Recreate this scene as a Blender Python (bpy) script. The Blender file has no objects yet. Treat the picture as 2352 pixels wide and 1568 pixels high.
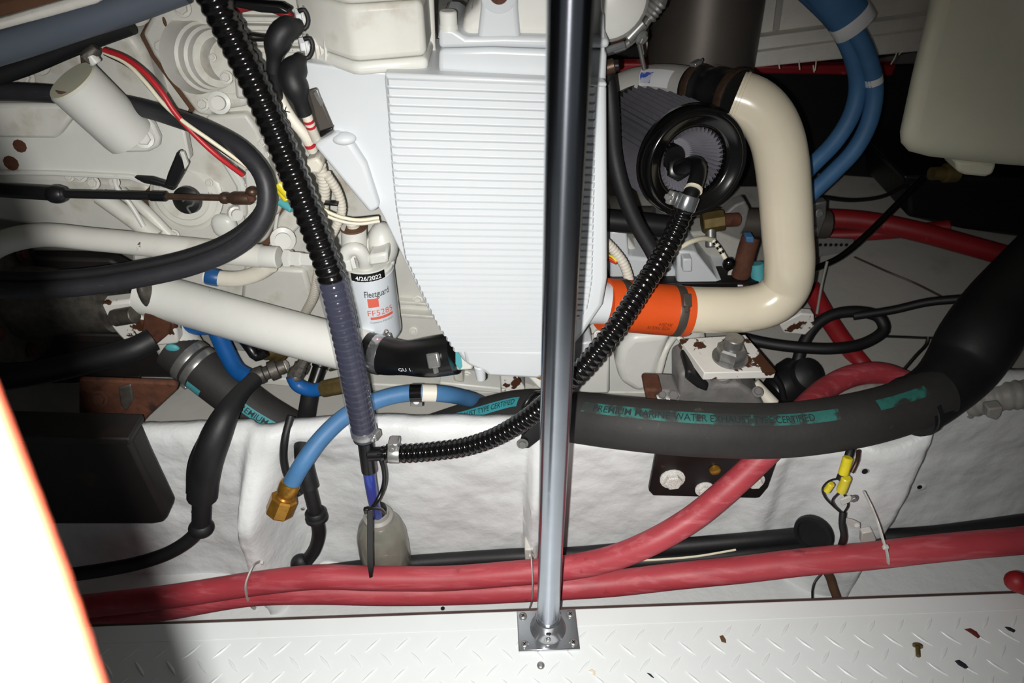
import bpy, bmesh, math, random
from mathutils import Vector, Matrix, noise as mnoise

random.seed(7)
SC = bpy.context.scene
COL = SC.collection

# ------------------------------------------------------------------ camera
F = 1570.0                       # focal length in pixels of the 2352x1568 frame
CX, CY = 1176.0, 784.0
PITCH = math.radians(39.3)
CAM = Vector((0.0, 0.0, 1.07))
cs_, sn_ = math.cos(PITCH), math.sin(PITCH)
RIGHT = Vector((1, 0, 0)); FWD = Vector((0, cs_, -sn_)); DOWN = Vector((0, -sn_, -cs_))
cd = bpy.data.cameras.new('camera'); cam = bpy.data.objects.new('camera', cd); COL.objects.link(cam)
cam.location = CAM; cam.rotation_euler = (math.pi / 2 - PITCH, 0, 0)
cd.sensor_width = 36.0; cd.lens = F / 2352.0 * 36.0; cd.clip_start = 0.005; cd.clip_end = 30
cd.dof.use_dof = True; cd.dof.focus_distance = 1.02; cd.dof.aperture_fstop = 5.6
SC.camera = cam

# ------------------------------------------------------------------ light
w = bpy.data.worlds.new('world'); SC.world = w; w.use_nodes = True
w.node_tree.nodes['Background'].inputs[0].default_value = (0.9, 0.95, 1.0, 1)
w.node_tree.nodes['Background'].inputs[1].default_value = 0.08
# the phone's flash: a small lamp left of and below the lens
fl = bpy.data.lights.new('camera_flash', 'SPOT'); flo = bpy.data.objects.new('camera_flash', fl); COL.objects.link(flo)
fl.energy = 66.0; fl.color = (1.0, 0.985, 0.95); fl.shadow_soft_size = 0.0035
fl.spot_size = math.radians(118); fl.spot_blend = 1.0
flo.location = CAM + RIGHT * -0.019 + DOWN * 0.007 + FWD * 0.004
FLASH_DIR = FWD + DOWN * 0.30 + RIGHT * -0.16
flo.rotation_euler = FLASH_DIR.to_track_quat('-Z', 'Y').to_euler()
vs = SC.view_settings
vs.view_transform = 'Standard'; vs.look = 'None'; vs.gamma = 1.0; vs.exposure = 0.0; vs.use_curve_mapping = False

# ------------------------------------------------------------------ helpers: rays
def zdepth(py, Y): return Y / (cs_ - (py - CY) / F * sn_)
def at(px, py, Y):
    u = (px - CX) / F; v = (py - CY) / F
    return CAM + (RIGHT * u + FWD + DOWN * v) * zdepth(py, Y)
def atZ(px, py, Z):
    u = (px - CX) / F; v = (py - CY) / F
    d = RIGHT * u + FWD + DOWN * v
    return CAM + d * ((Z - CAM.z) / d.z)
def rad(wpx, px, py, Y): return 0.5 * wpx * zdepth(py, Y) / F
def lin(r, g, b):
    f = lambda c: (c / 255 / 12.92) if c / 255 <= 0.04045 else ((c / 255 + 0.055) / 1.055) ** 2.4
    return (f(r), f(g), f(b), 1.0)

# ------------------------------------------------------------------ helpers: materials
MATS = {}
def M(name, col, rough=0.5, metal=0.0, vary=0.0, vscale=14.0, bump=None, spots=None, coat=0.0, alpha=1.0, spec=0.5, streak=None, trans=0.0):
    m = bpy.data.materials.new(name); m.use_nodes = True; MATS[name] = m
    nt = m.node_tree; N = nt.nodes; L = nt.links; bs = N['Principled BSDF']
    bs.inputs['Roughness'].default_value = rough; bs.inputs['Metallic'].default_value = metal
    bs.inputs['Specular IOR Level'].default_value = spec
    if coat: bs.inputs['Coat Weight'].default_value = coat; bs.inputs['Coat Roughness'].default_value = 0.08
    if trans: bs.inputs['Transmission Weight'].default_value = trans
    bs.inputs['Alpha'].default_value = alpha
    c = lin(*col); tc = N.new('ShaderNodeTexCoord')
    cur = None
    def ramp(fac, a, b, p0, p1):
        r = N.new('ShaderNodeValToRGB'); r.color_ramp.elements[0].position = p0; r.color_ramp.elements[1].position = p1
        r.color_ramp.elements[0].color = a; r.color_ramp.elements[1].color = b; L.new(fac, r.inputs[0]); return r.outputs[0]
    def nz(scale, detail=4, rough_=0.6, stretch=None):
        n = N.new('ShaderNodeTexNoise'); n.inputs['Scale'].default_value = scale; n.inputs['Detail'].default_value = detail
        n.inputs['Roughness'].default_value = rough_
        if stretch:
            mp = N.new('ShaderNodeMapping'); mp.inputs['Scale'].default_value = stretch; L.new(tc.outputs['Object'], mp.inputs[0]); L.new(mp.outputs[0], n.inputs[0])
        else: L.new(tc.outputs['Object'], n.inputs[0])
        return n.outputs[0]
    if vary:
        d = tuple(max(0, x * (1 - vary)) for x in c[:3]) + (1,); b = tuple(min(1, x * (1 + vary * 0.6)) for x in c[:3]) + (1,)
        cur = ramp(nz(vscale, 5), d, b, 0.32, 0.68)
    if streak:
        scol, sc, st, p0, p1 = streak
        mx = N.new('ShaderNodeMix'); mx.data_type = 'RGBA'
        L.new(ramp(nz(sc, 4, 0.6, st), (0, 0, 0, 1), (1, 1, 1, 1), p0, p1), mx.inputs[0])
        if cur: L.new(cur, mx.inputs[6])
        else: mx.inputs[6].default_value = c
        mx.inputs[7].default_value = lin(*scol); cur = mx.outputs[2]
    for sp in (spots or []):
        scol, sscale, p0, p1 = sp
        mx = N.new('ShaderNodeMix'); mx.data_type = 'RGBA'
        L.new(ramp(nz(sscale, 6, 0.55), (0, 0, 0, 1), (1, 1, 1, 1), p0, p1), mx.inputs[0])
        if cur: L.new(cur, mx.inputs[6])
        else: mx.inputs[6].default_value = c
        mx.inputs[7].default_value = lin(*scol); cur = mx.outputs[2]
    if cur: L.new(cur, bs.inputs['Base Color'])
    else: bs.inputs['Base Color'].default_value = c
    if bump:
        bsc, bst = bump[:2]
        bp = N.new('ShaderNodeBump'); bp.inputs['Strength'].default_value = bst; bp.inputs['Distance'].default_value = bump[2] if len(bump) > 2 else 0.002
        L.new(nz(bsc, 5), bp.inputs['Height']); L.new(bp.outputs[0], bs.inputs['Normal'])
    return m

M('white_paint', (218, 218, 212), 0.38, vary=0.07, vscale=9, spots=[((186, 172, 150), 16, 0.66, 0.78)], bump=(90, 0.08))
M('white_engine', (217, 216, 208), 0.42, vary=0.10, vscale=8, spots=[((166, 154, 132), 11, 0.57, 0.78), ((70, 48, 36), 34, 0.712, 0.725)], bump=(70, 0.12))  # beige spots: dirt, strengthened to give the castings darker shading
M('white_bright', (206, 210, 213), 0.36, vary=0.03, vscale=7, bump=(110, 0.08))
M('white_chipped', (232, 232, 226), 0.34, vary=0.04, spots=[((62, 32, 20), 26, 0.672, 0.685)], bump=(80, 0.06))
M('white_rusty', (228, 226, 220), 0.5, vary=0.06, spots=[((74, 44, 28), 22, 0.565, 0.58), ((150, 118, 92), 60, 0.68, 0.74)], bump=(60, 0.15))
M('cream_paint', (231, 221, 197), 0.24, vary=0.04, vscale=10, spots=[((176, 148, 100), 13, 0.70, 0.86), ((150, 140, 120), 70, 0.74, 0.78)], coat=0.25)
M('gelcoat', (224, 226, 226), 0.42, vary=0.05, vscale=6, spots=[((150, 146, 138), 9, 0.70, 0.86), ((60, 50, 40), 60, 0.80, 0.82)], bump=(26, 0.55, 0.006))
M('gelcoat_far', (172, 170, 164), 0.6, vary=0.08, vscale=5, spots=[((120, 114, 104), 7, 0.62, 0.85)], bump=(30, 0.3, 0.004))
M('deck_white', (230, 234, 234), 0.34, vary=0.03, vscale=6, spots=[((190, 186, 176), 10, 0.70, 0.9), ((90, 70, 55), 130, 0.83, 0.845)], bump=(45, 0.05))
M('deck_edge', (70, 52, 46), 0.7, vary=0.2)
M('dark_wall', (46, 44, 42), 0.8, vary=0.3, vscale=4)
M('insulation', (222, 219, 211), 0.8, vary=0.15, vscale=8, bump=(40, 0.4, 0.004))
M('rubber', (22, 22, 24), 0.55, vary=0.25, vscale=30, bump=(200, 0.1))
M('rubber_grey', (42, 42, 46), 0.5, vary=0.2, vscale=25, streak=((74, 70, 64), 60, (1, 1, 6), 0.62, 0.8))
M('exhaust_rubber', (44, 43, 42), 0.68, vary=0.18, vscale=18, spots=[((92, 88, 82), 48, 0.70, 0.80)], bump=(130, 0.2))
M('gloss_black', (12, 11, 11), 0.16, coat=0.3)
M('satin_black', (16, 16, 17), 0.32)
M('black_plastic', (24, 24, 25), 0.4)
M('black_paint', (14, 13, 12), 0.45, spots=[((74, 42, 26), 30, 0.68, 0.74)])
M('chrome', (196, 198, 202), 0.17, 0.9, bump=(300, 0.02))
M('steel_pole', (176, 182, 192), 0.2, 1.0, vary=0.06, vscale=20, bump=(400, 0.02))
_m = MATS['steel_pole']; _b = _m.node_tree.nodes['Principled BSDF']; _b.inputs['Anisotropic'].default_value = 0.85; _b.inputs['Anisotropic Rotation'].default_value = 0.25
_t = _m.node_tree.nodes.new('ShaderNodeTangent'); _t.direction_type = 'RADIAL'; _t.axis = 'Z'; _m.node_tree.links.new(_t.outputs[0], _b.inputs['Tangent'])
M('steel', (178, 178, 176), 0.3, 0.75, vary=0.15, vscale=60)
M('zinc', (150, 150, 148), 0.42, 0.75, vary=0.25, vscale=50)
M('cast_grey', (132, 130, 128), 0.6, 0.25, vary=0.2, vscale=30, spots=[((88, 66, 52), 22, 0.60, 0.76)], bump=(90, 0.4))
M('exhaust_metal', (96, 90, 84), 0.45, 0.55, vary=0.15, vscale=9)
M('brass', (176, 128, 52), 0.34, 0.7, vary=0.25, vscale=60, spots=[((110, 60, 30), 40, 0.6, 0.75)])
M('old_brass', (112, 96, 58), 0.45, 0.6, vary=0.3, vscale=50)
M('old_fitting', (92, 88, 82), 0.5, 0.5, vary=0.35, vscale=70, bump=(120, 0.4))
M('rust', (90, 52, 34), 0.8, vary=0.35, vscale=40, spots=[((44, 26, 20), 30, 0.55, 0.7)], bump=(120, 0.5))
M('brown_fitting', (86, 66, 54), 0.42, 0.55, vary=0.3, vscale=90)
M('red_hose', (176, 64, 73), 0.5, vary=0.12, vscale=12, streak=((200, 104, 112), 26, (0.35, 3, 3), 0.52, 0.78), spots=[((120, 30, 36), 22, 0.66, 0.78)], bump=(180, 0.08))
M('red_hose_dark', (150, 26, 34), 0.5, vary=0.2, vscale=14, spots=[((200, 150, 150), 26, 0.68, 0.85)])
M('red_wire', (186, 40, 48), 0.4)
M('white_wire', (232, 226, 200), 0.4)
M('black_wire', (20, 20, 20), 0.45)
M('blue_hose', (70, 118, 164), 0.55, vary=0.12, vscale=20, spots=[((120, 146, 160), 36, 0.66, 0.85)], bump=(220, 0.12))
M('blue_hose_deep', (16, 84, 150), 0.45, vary=0.15, vscale=20)
M('blue_tube', (46, 66, 158), 0.3, alpha=0.92)
M('teal_print', (58, 150, 158), 0.6, vary=0.15, vscale=40, spots=[((50, 58, 56), 50, 0.62, 0.68)])
M('teal_worn', (44, 108, 100), 0.6, vary=0.2, vscale=50, spots=[((46, 50, 48), 34, 0.47, 0.56)])
M('print_dark', (24, 40, 42), 0.7)
M('print_faint', (96, 40, 18), 0.6)
M('print_white', (232, 236, 236), 0.6)
M('print_grey', (70, 72, 76), 0.5)
M('print_red', (226, 106, 88), 0.5)
M('label_black', (14, 14, 15), 0.4)
M('label_blue', (70, 96, 190), 0.4, spots=[((200, 204, 216), 60, 0.5, 0.55)])
M('label_white', (226, 228, 230), 0.45)
M('orange_silicone', (222, 84, 28), 0.5, vary=0.06, vscale=24)
M('filter_can', (222, 228, 234), 0.22, coat=0.3)
M('clear_sleeve', (104, 106, 132), 0.12, alpha=0.26, coat=0.8)
M('bottle_plastic', (140, 140, 128), 0.26, vary=0.25, vscale=18, alpha=0.78, coat=0.3)
M('pleat_media', (104, 102, 110), 0.75, vary=0.15, vscale=30)
M('pleat_inner', (126, 124, 132), 0.75, vary=0.1, vscale=30)
M('tank_plastic', (214, 213, 190), 0.5, vary=0.07, vscale=6, spots=[((128, 126, 110), 7, 0.68, 0.86)])
M('conduit_grey', (150, 148, 142), 0.5, vary=0.1, vscale=20)
M('conduit_white', (222, 216, 202), 0.45, vary=0.08)
M('yellow_plastic', (226, 208, 44), 0.35, vary=0.1, vscale=60)
M('tie_white', (206, 204, 198), 0.4)
M('tie_black', (14, 14, 14), 0.35)
M('blue_tape', (28, 78, 132), 0.4)
M('teal_paint', (84, 168, 176), 0.5)
M('grey_pipe', (88, 96, 108), 0.5, vary=0.08, vscale=14)
M('skin', (188, 80, 55), 0.55, vary=0.06, vscale=60, bump=(300, 0.15))
M('nail', (236, 186, 170), 0.3)
M('debris_brown', (96, 66, 38), 0.8); M('debris_red', (96, 30, 26), 0.8); M('debris_dark', (28, 30, 36), 0.8)
M('brown_black', (30, 26, 25), 0.6, vary=0.3, vscale=12, spots=[((60, 40, 32), 14, 0.62, 0.8)])  # near-black that deepens the left corner shade; also on the tray
M('wood_brown', (96, 66, 46), 0.8, vary=0.2)

# ------------------------------------------------------------------ helpers: objects
WL = {}                                   # world location of every empty / part
def put(name, V, Fc, mat, parent=None, bevel=0.0, smooth=38, flat=False, origin=None, bseg=2):
    V = [Vector(v) for v in V]
    if origin is None:
        lo = [min(v[i] for v in V) for i in range(3)]; hi = [max(v[i] for v in V) for i in range(3)]
        origin = Vector(((lo[0] + hi[0]) / 2, (lo[1] + hi[1]) / 2, lo[2] if parent is None else (lo[2] + hi[2]) / 2))
    me = bpy.data.meshes.new(name)
    me.from_pydata([v - origin for v in V], [], Fc)
    bm = bmesh.new(); bm.from_mesh(me); bmesh.ops.recalc_face_normals(bm, faces=bm.faces); bm.to_mesh(me); bm.free()
    if not flat:
        me.shade_smooth(); me.set_sharp_from_angle(angle=math.radians(smooth))
    me.materials.append(MATS[mat]); me.update()
    o = bpy.data.objects.new(name, me); COL.objects.link(o)
    if parent is not None:
        o.parent = parent; o.location = origin - WL[parent]
    else: o.location = origin
    WL[o] = Vector(origin)
    if bevel:
        md = o.modifiers.new('bevel', 'BEVEL'); md.width = bevel; md.segments = bseg; md.limit_method = 'ANGLE'; md.angle_limit = math.radians(32)
        md.harden_normals = False
    return o
def tag(o, label=None, cat=None, group=None, kind=None):
    if label: o['label'] = label
    if cat: o['category'] = cat
    if group: o['group'] = group
    if kind: o['kind'] = kind
    return o
def thing(name, label, cat, loc, group=None):
    o = bpy.data.objects.new(name, None); COL.objects.link(o); o.location = loc; o.empty_display_size = 0.03
    WL[o] = Vector(loc); return tag(o, label, cat, group)
def inst(name, me, loc, zdir, scale, parent=None, spin=0.0):
    o = bpy.data.objects.new(name, me); COL.objects.link(o)
    q = Vector(zdir).normalized().to_track_quat('Z', 'Y')
    s = scale if hasattr(scale, '__len__') else (scale,) * 3
    o.matrix_basis = Matrix.Translation(Vector(loc) - (WL[parent] if parent else Vector())) @ q.to_matrix().to_4x4() @ Matrix.Rotation(spin, 4, 'Z') @ Matrix.Diagonal((*s, 1))
    if parent: o.parent = parent
    WL[o] = Vector(loc); return o

def prism(poly, Y, thick):
    """polygon given in picture pixels (px,py[,Y]) standing at distance Y, extruded away by thick"""
    fr = [at(p[0], p[1], p[2] if len(p) > 2 else Y) for p in poly]
    n = len(fr); bk = [v + Vector((0, thick, 0)) for v in fr]
    return fr + bk, [tuple(range(n)), tuple(range(2 * n - 1, n - 1, -1))] + [(i, n + i, n + (i + 1) % n, (i + 1) % n) for i in range(n)]
def plate(name, poly, Y, thick, mat, parent=None, bevel=0.003, bseg=2):
    V, Fc = prism(poly, Y, thick); return put(name, V, Fc, mat, parent, bevel, bseg=bseg)
def hull(bot, top):
    n = len(bot); return list(bot) + list(top), [tuple(range(n - 1, -1, -1)), tuple(range(n, 2 * n))] + [(i, (i + 1) % n, n + (i + 1) % n, n + i) for i in range(n)]
def column(name, plan, z0, z1, mat, parent=None, bevel=0.003, bseg=2):
    """plan polygon [(x,y)] extruded from z0 to z1"""
    V, Fc = hull([Vector((x, y, z0)) for x, y in plan], [Vector((x, y, z1)) for x, y in plan]); return put(name, V, Fc, mat, parent, bevel, bseg=bseg)
def boxv(c, dx, dy, dz, ax=None):
    """box centred at c; ax = (ex,ey,ez) orthonormal axes"""
    ex, ey, ez = ax or (Vector((1, 0, 0)), Vector((0, 1, 0)), Vector((0, 0, 1)))
    V = [Vector(c) + ex * (sx * dx / 2) + ey * (sy * dy / 2) + ez * (sz * dz / 2) for sz in (-1, 1) for sx, sy in ((-1, -1), (1, -1), (1, 1), (-1, 1))]
    return V, [(3, 2, 1, 0), (4, 5, 6, 7), (0, 1, 5, 4), (1, 2, 6, 5), (2, 3, 7, 6), (3, 0, 4, 7)]
def box(name, c, dx, dy, dz, mat, parent=None, ax=None, bevel=0.002): return put(name, *boxv(c, dx, dy, dz, ax), mat, parent, bevel)
def basis(d, hint=(0, 0, 1)):
    d = Vector(d).normalized(); h = Vector(hint)
    if abs(d.dot(h)) > 0.95: h = Vector((0, 1, 0))
    a = (h - d * h.dot(d)).normalized(); return a, d.cross(a), d
def lathev(p0, d, prof, seg=24, hint=(0, 0, 1), sq=1.0, caps=True):
    """revolve [(t,r)] about the axis p0 + t*d (t in metres)"""
    a, b, d = basis(d, hint); V = []; Fc = []
    for t, r in prof:
        for k in range(seg):
            an = 2 * math.pi * k / seg; V.append(Vector(p0) + d * t + (a * math.cos(an) + b * math.sin(an) * sq) * max(r, 1e-5))
    for i in range(len(prof) - 1):
        for k in range(seg):
            k2 = (k + 1) % seg; Fc.append((i * seg + k, i * seg + k2, (i + 1) * seg + k2, (i + 1) * seg + k))
    if not caps: return V, Fc
    if prof[0][1] > 1e-4: Fc.append(tuple(range(seg - 1, -1, -1)))
    if prof[-1][1] > 1e-4: Fc.append(tuple(range((len(prof) - 1) * seg, len(prof) * seg)))
    return V, Fc
def lathe(name, p0, d, prof, mat, parent=None, seg=24, smooth=38, bevel=0): return put(name, *lathev(p0, d, prof, seg), mat, parent, bevel, smooth)
def cyl(name, p0, p1, r0, mat, parent=None, r1=None, seg=20, ch=0.0015):
    p0 = Vector(p0); p1 = Vector(p1); L = (p1 - p0).length; r1 = r0 if r1 is None else r1; ch = min(ch, L / 3, r0 / 3, r1 / 3)
    return lathe(name, p0, p1 - p0, [(0, r0 - ch), (ch, r0), (L - ch, r1), (L, r1 - ch)], mat, parent, seg)
def ell(name, c, rx, ry, rz, mat, parent=None, ax=None, seg=20, e=1.0):
    ex, ey, ez = ax or (Vector((1, 0, 0)), Vector((0, 1, 0)), Vector((0, 0, 1)))
    sg = lambda x: math.copysign(abs(x) ** e, x)
    V = []; Fc = []; R = seg // 2
    for i in range(R + 1):
        t = math.pi * (i / R) - math.pi / 2; ct, st = max(1e-4, math.cos(t)), math.sin(t)
        for k in range(seg):
            a = 2 * math.pi * k / seg
            V.append(Vector(c) + ex * rx * sg(ct) * sg(math.cos(a)) + ey * ry * sg(ct) * sg(math.sin(a)) + ez * rz * sg(st))
    for i in range(R):
        for k in range(seg): Fc.append((i * seg + k, i * seg + (k + 1) % seg, (i + 1) * seg + (k + 1) % seg, (i + 1) * seg + k))
    return put(name, V, Fc, mat, parent, smooth=60)

class Path:
    def __init__(s, pts, step=0.006, closed=False, ref=None):
        P = [at(*p) if not isinstance(p, Vector) else p for p in pts]; Q = []
        n = len(P)
        segs = n if closed else n - 1
        for i in range(segs):
            p1, p2 = P[i], P[(i + 1) % n]
            p0 = P[i - 1] if (i > 0 or closed) else p1 * 2 - p2
            p3 = P[(i + 2) % n] if (i + 2 < n or closed) else p2 * 2 - p1
            t0 = 0; t1 = t0 + max(1e-6, (p1 - p0).length ** .5); t2 = t1 + max(1e-6, (p2 - p1).length ** .5); t3 = t2 + max(1e-6, (p3 - p2).length ** .5)
            K = 16
            for k in range(K):
                t = t1 + (t2 - t1) * k / K
                A1 = p0 * ((t1 - t) / (t1 - t0)) + p1 * ((t - t0) / (t1 - t0)); A2 = p1 * ((t2 - t) / (t2 - t1)) + p2 * ((t - t1) / (t2 - t1)); A3 = p2 * ((t3 - t) / (t3 - t2)) + p3 * ((t - t2) / (t3 - t2))
                B1 = A1 * ((t2 - t) / (t2 - t0)) + A2 * ((t - t0) / (t2 - t0)); B2 = A2 * ((t3 - t) / (t3 - t1)) + A3 * ((t - t1) / (t3 - t1))
                Q.append(B1 * ((t2 - t) / (t2 - t1)) + B2 * ((t - t1) / (t2 - t1)))
        Q.append(P[0] if closed else P[-1])
        S = [0.0]
        for i in range(1, len(Q)): S.append(S[-1] + (Q[i] - Q[i - 1]).length)
        s.Q, s.S, s.L = Q, S, S[-1]; s.closed = closed
        s.set_step(step, ref)
    def raw(s, d):
        d = min(max(d, 0), s.L); lo, hi = 0, len(s.S) - 1
        while hi - lo > 1:
            m = (lo + hi) // 2
            if s.S[m] <= d: lo = m
            else: hi = m
        f = (d - s.S[lo]) / max(1e-9, s.S[hi] - s.S[lo]); return s.Q[lo].lerp(s.Q[hi], f)
    def set_step(s, step, ref=None):
        n = max(2, int(round(s.L / step))); s.n = n; s.P = [s.raw(s.L * i / n) for i in range(n + 1)]
        s.T = [(s.P[min(i + 1, n)] - s.P[max(i - 1, 0)]).normalized() for i in range(n + 1)]
        if s.closed: s.T[0] = s.T[n] = (s.P[1] - s.P[n - 1]).normalized()
        s.N = []
        if ref is not None:
            for t in s.T:
                v = ref - t * ref.dot(t); s.N.append(v.normalized())
        else:
            v, _, _ = basis(s.T[0], (0, -0.6, 0.8)); s.N.append(v)
            for i in range(1, n + 1):
                v = s.N[-1]; v = v - s.T[i] * v.dot(s.T[i]); s.N.append(v.normalized())
        s.B = [s.T[i].cross(s.N[i]) for i in range(n + 1)]
    def frame(s, d):
        x = min(max(d / s.L, 0), 1) * s.n; i = min(int(x), s.n - 1); f = x - i
        return s.raw(d), s.T[i].lerp(s.T[i + 1], f).normalized(), s.N[i].lerp(s.N[i + 1], f).normalized(), s.B[i].lerp(s.B[i + 1], f).normalized()
    def near(s, p):
        b = min(range(s.n + 1), key=lambda i: (s.P[i] - p).length); return s.L * b / s.n
    def surf(s, d, an, r):
        p, t, nn, bb = s.frame(d); return p + (nn * math.cos(an) + bb * math.sin(an)) * r
def tubev(path, r, seg=14, sq=1.0, cap=True):
    rf = r if callable(r) else (lambda d: r); V = []; Fc = []
    for i in range(path.n + 1):
        rr = rf(path.L * i / path.n)
        for k in range(seg):
            an = 2 * math.pi * k / seg
            V.append(path.P[i] + (path.N[i] * math.cos(an) + path.B[i] * math.sin(an) * sq) * rr)
    for i in range(path.n):
        for k in range(seg):
            k2 = (k + 1) % seg; Fc.append((i * seg + k, i * seg + k2, (i + 1) * seg + k2, (i + 1) * seg + k))
    if cap: Fc += [tuple(range(seg - 1, -1, -1)), tuple(range(path.n * seg, (path.n + 1) * seg))]
    return V, Fc
def tube(name, pts, wpx, mat, parent=None, seg=14, step=0.007, r=None, sq=1.0, ref=None, smooth=50):
    p = pts if isinstance(pts, Path) else Path(pts, step, ref=ref)
    if r is None:
        m = pts[len(pts) // 2]; r = rad(wpx, *m)
    o = put(name, *tubev(p, r, seg, sq), mat, parent, smooth=smooth); o_r = r if not callable(r) else r(0)
    return o, p, o_r
def corrug(name, pts, r, pitch, mat, parent=None, depth=0.16, seg=18, sub=6, sharp=0.7):
    p = Path(pts, 0.01); p.set_step(pitch / sub)
    f = lambda d: r * (1 - depth + depth * (abs(math.cos(math.pi * d / pitch)) ** sharp))
    return put(name, *tubev(p, f, seg), mat, parent, smooth=75), p, r
def cap_tube(name, pts, wpx, mat, label, cat, group=None, **k):
    o, p, r = tube(name, pts, wpx, mat, None, **k); tag(o, label, cat, group); return o, p, r
def ring(name, path, d, width, r, mat, parent, seg=24, lip=0.0):
    p, t, nn, bb = path.frame(d)
    prof = [(-width / 2, r * 0.9), (-width / 2, r), (-width / 2 + width * .12, r + lip), (width / 2 - width * .12, r + lip), (width / 2, r), (width / 2, r * 0.9)]
    return put(name, *lathev(p, t, prof, seg), mat, parent)
def clamp(path, d, width, r, mat, parent, an=0.0, screw='steel', big=1.0, name='hose_clamp'):
    o = ring(name, path, d, width, r, mat, parent, lip=0.0006)
    p, t, nn, bb = path.frame(d); rd = nn * math.cos(an) + bb * math.sin(an); tg = t.cross(rd)
    c = p + rd * (r + width * 0.26 * big)
    put('screw_housing', *boxv(c, width * 0.95, width * 1.25 * big, width * 0.5 * big, (t, tg, rd)), screw, o, bevel=width * 0.12)
    h = lathev(c + tg * width * 0.55 * big, tg, [(0, width * .24 * big), (width * .5 * big, width * .24 * big), (width * .55 * big, width * .18 * big)], 6)
    put('screw_head', *h, screw, o, flat=True)
    return o

# hex bolt meshes (unit size, axis +Z)
BOLT = {}
def bolt_mesh(mat):
    if mat in BOLT: return BOLT[mat]
    V, Fc = lathev((0, 0, 0), (0, 0, 1), [(0, 1.4), (0.2, 1.4), (0.24, 1.3)], 16)
    V2, F2 = lathev((0, 0, 0.2), (0, 0, 1), [(0, 1.0), (0.62, 1.0), (0.74, 0.84)], 6); n = len(V); Fc = Fc + [tuple(i + n for i in f) for f in F2]; V = V + V2
    me = bpy.data.meshes.new('bolt'); me.from_pydata(V, [], Fc); me.shade_smooth(); me.set_sharp_from_angle(angle=0.5); me.materials.append(MATS[mat]); BOLT[mat] = me
    return me
def bolt(parent, px, py, Y, wpx, mat='white_engine', d=(0, -0.85, 0.4), name='bolt'):
    return inst(name, bolt_mesh(mat), at(px, py, Y), d, rad(wpx, px, py, Y) / 1.4, parent, random.random())
def screw_mesh(mat):
    k = 'screw' + mat
    if k in BOLT: return BOLT[k]
    V, Fc = lathev((0, 0, 0), (0, 0, 1), [(0, 1.0), (0.2, 0.98), (0.42, 0.7), (0.5, 0.3), (0.5, 0.0)], 16)
    me = bpy.data.meshes.new('screw'); me.from_pydata(V, [], Fc); me.shade_smooth(); me.materials.append(MATS[mat]); BOLT[k] = me
    return me
CROSS = {}
def cross_mesh():
    if 'c' in CROSS: return CROSS['c']
    V, Fc = boxv((0, 0, 0.5), 1.0, 0.2, 0.06); V2, F2 = boxv((0, 0, 0.5), 0.2, 1.0, 0.06)
    me = bpy.data.meshes.new('slot'); me.from_pydata(V + V2, [], Fc + [tuple(i + 8 for i in f) for f in F2]); me.materials.append(MATS['satin_black']); CROSS['c'] = me
    return me

TXT = {}
def text2d(s, bold=0.0):
    c = bpy.data.curves.new('txt', 'FONT'); c.body = s; c.size = 1.0; c.resolution_u = 3; c.offset = bold
    o = bpy.data.objects.new('txt', c); COL.objects.link(o)
    dg = bpy.context.evaluated_depsgraph_get(); me = bpy.data.meshes.new_from_object(o.evaluated_get(dg))
    V = [v.co.copy() for v in me.vertices]; Fc = [tuple(p.vertices) for p in me.polygons]
    bpy.data.objects.remove(o); bpy.data.curves.remove(c); bpy.data.meshes.remove(me)
    x0 = min(v.x for v in V); x1 = max(v.x for v in V); return V, Fc, x0, x1
def wrap_text(name, s, h, f, mat, parent, width=None, bold=0.0):
    """text of cap height h mapped by f(x,y) -> world, x centred"""
    V, Fc, x0, x1 = text2d(s, bold); k = h / 0.69; kx = k if width is None else width / (x1 - x0)
    return put(name, [f((v.x - (x0 + x1) / 2) * kx, v.y * k - h / 2) for v in V], Fc, mat, parent, flat=True)
# ================================================================== setting
def S(o): o['kind'] = 'structure'; return o
# --- deck plate
E0, E1 = atZ(230, 1437, 0), atZ(2352, 1360, 0); ED = (E1 - E0).normalized(); EN = Vector((ED.y, -ED.x, 0))   # EN points to the viewer
EO = E0 - ED * 0.6
def dk(a, b, z=0.0): return EO + ED * a + EN * b + Vector((0, 0, z))
LEN = (E1 - E0).length + 1.4
V, Fc = hull([dk(0, 0, -0.012), dk(LEN, 0, -0.012), dk(LEN, 1.5, -0.012), dk(0, 1.5, -0.012)], [dk(0, 0), dk(LEN, 0), dk(LEN, 1.5), dk(0, 1.5)])
floor = S(put('floor', V, Fc, 'deck_white', None, 0.002)); floor['label'] = 'white painted tread plate deck with raised diagonal bars'
V, Fc = hull([dk(0, 0.003, -0.05), dk(LEN, 0.003, -0.05), dk(LEN, 0.03, -0.05), dk(0, 0.03, -0.05)], [dk(0, 0.003, -0.0125), dk(LEN, 0.003, -0.0125), dk(LEN, 0.03, -0.0125), dk(0, 0.03, -0.0125)])
put('edge_angle', V, Fc, 'deck_edge', floor)
V, Fc = hull([dk(0, -0.004, -0.012), dk(LEN, -0.004, -0.012), dk(LEN, 0, -0.012), dk(0, 0, -0.012)], [dk(0, -0.004, -0.0015), dk(LEN, -0.004, -0.0015), dk(LEN, 0, -0.0015), dk(0, 0, -0.0015)])
put('edge_seal', V, Fc, 'deck_edge', floor)
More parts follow.
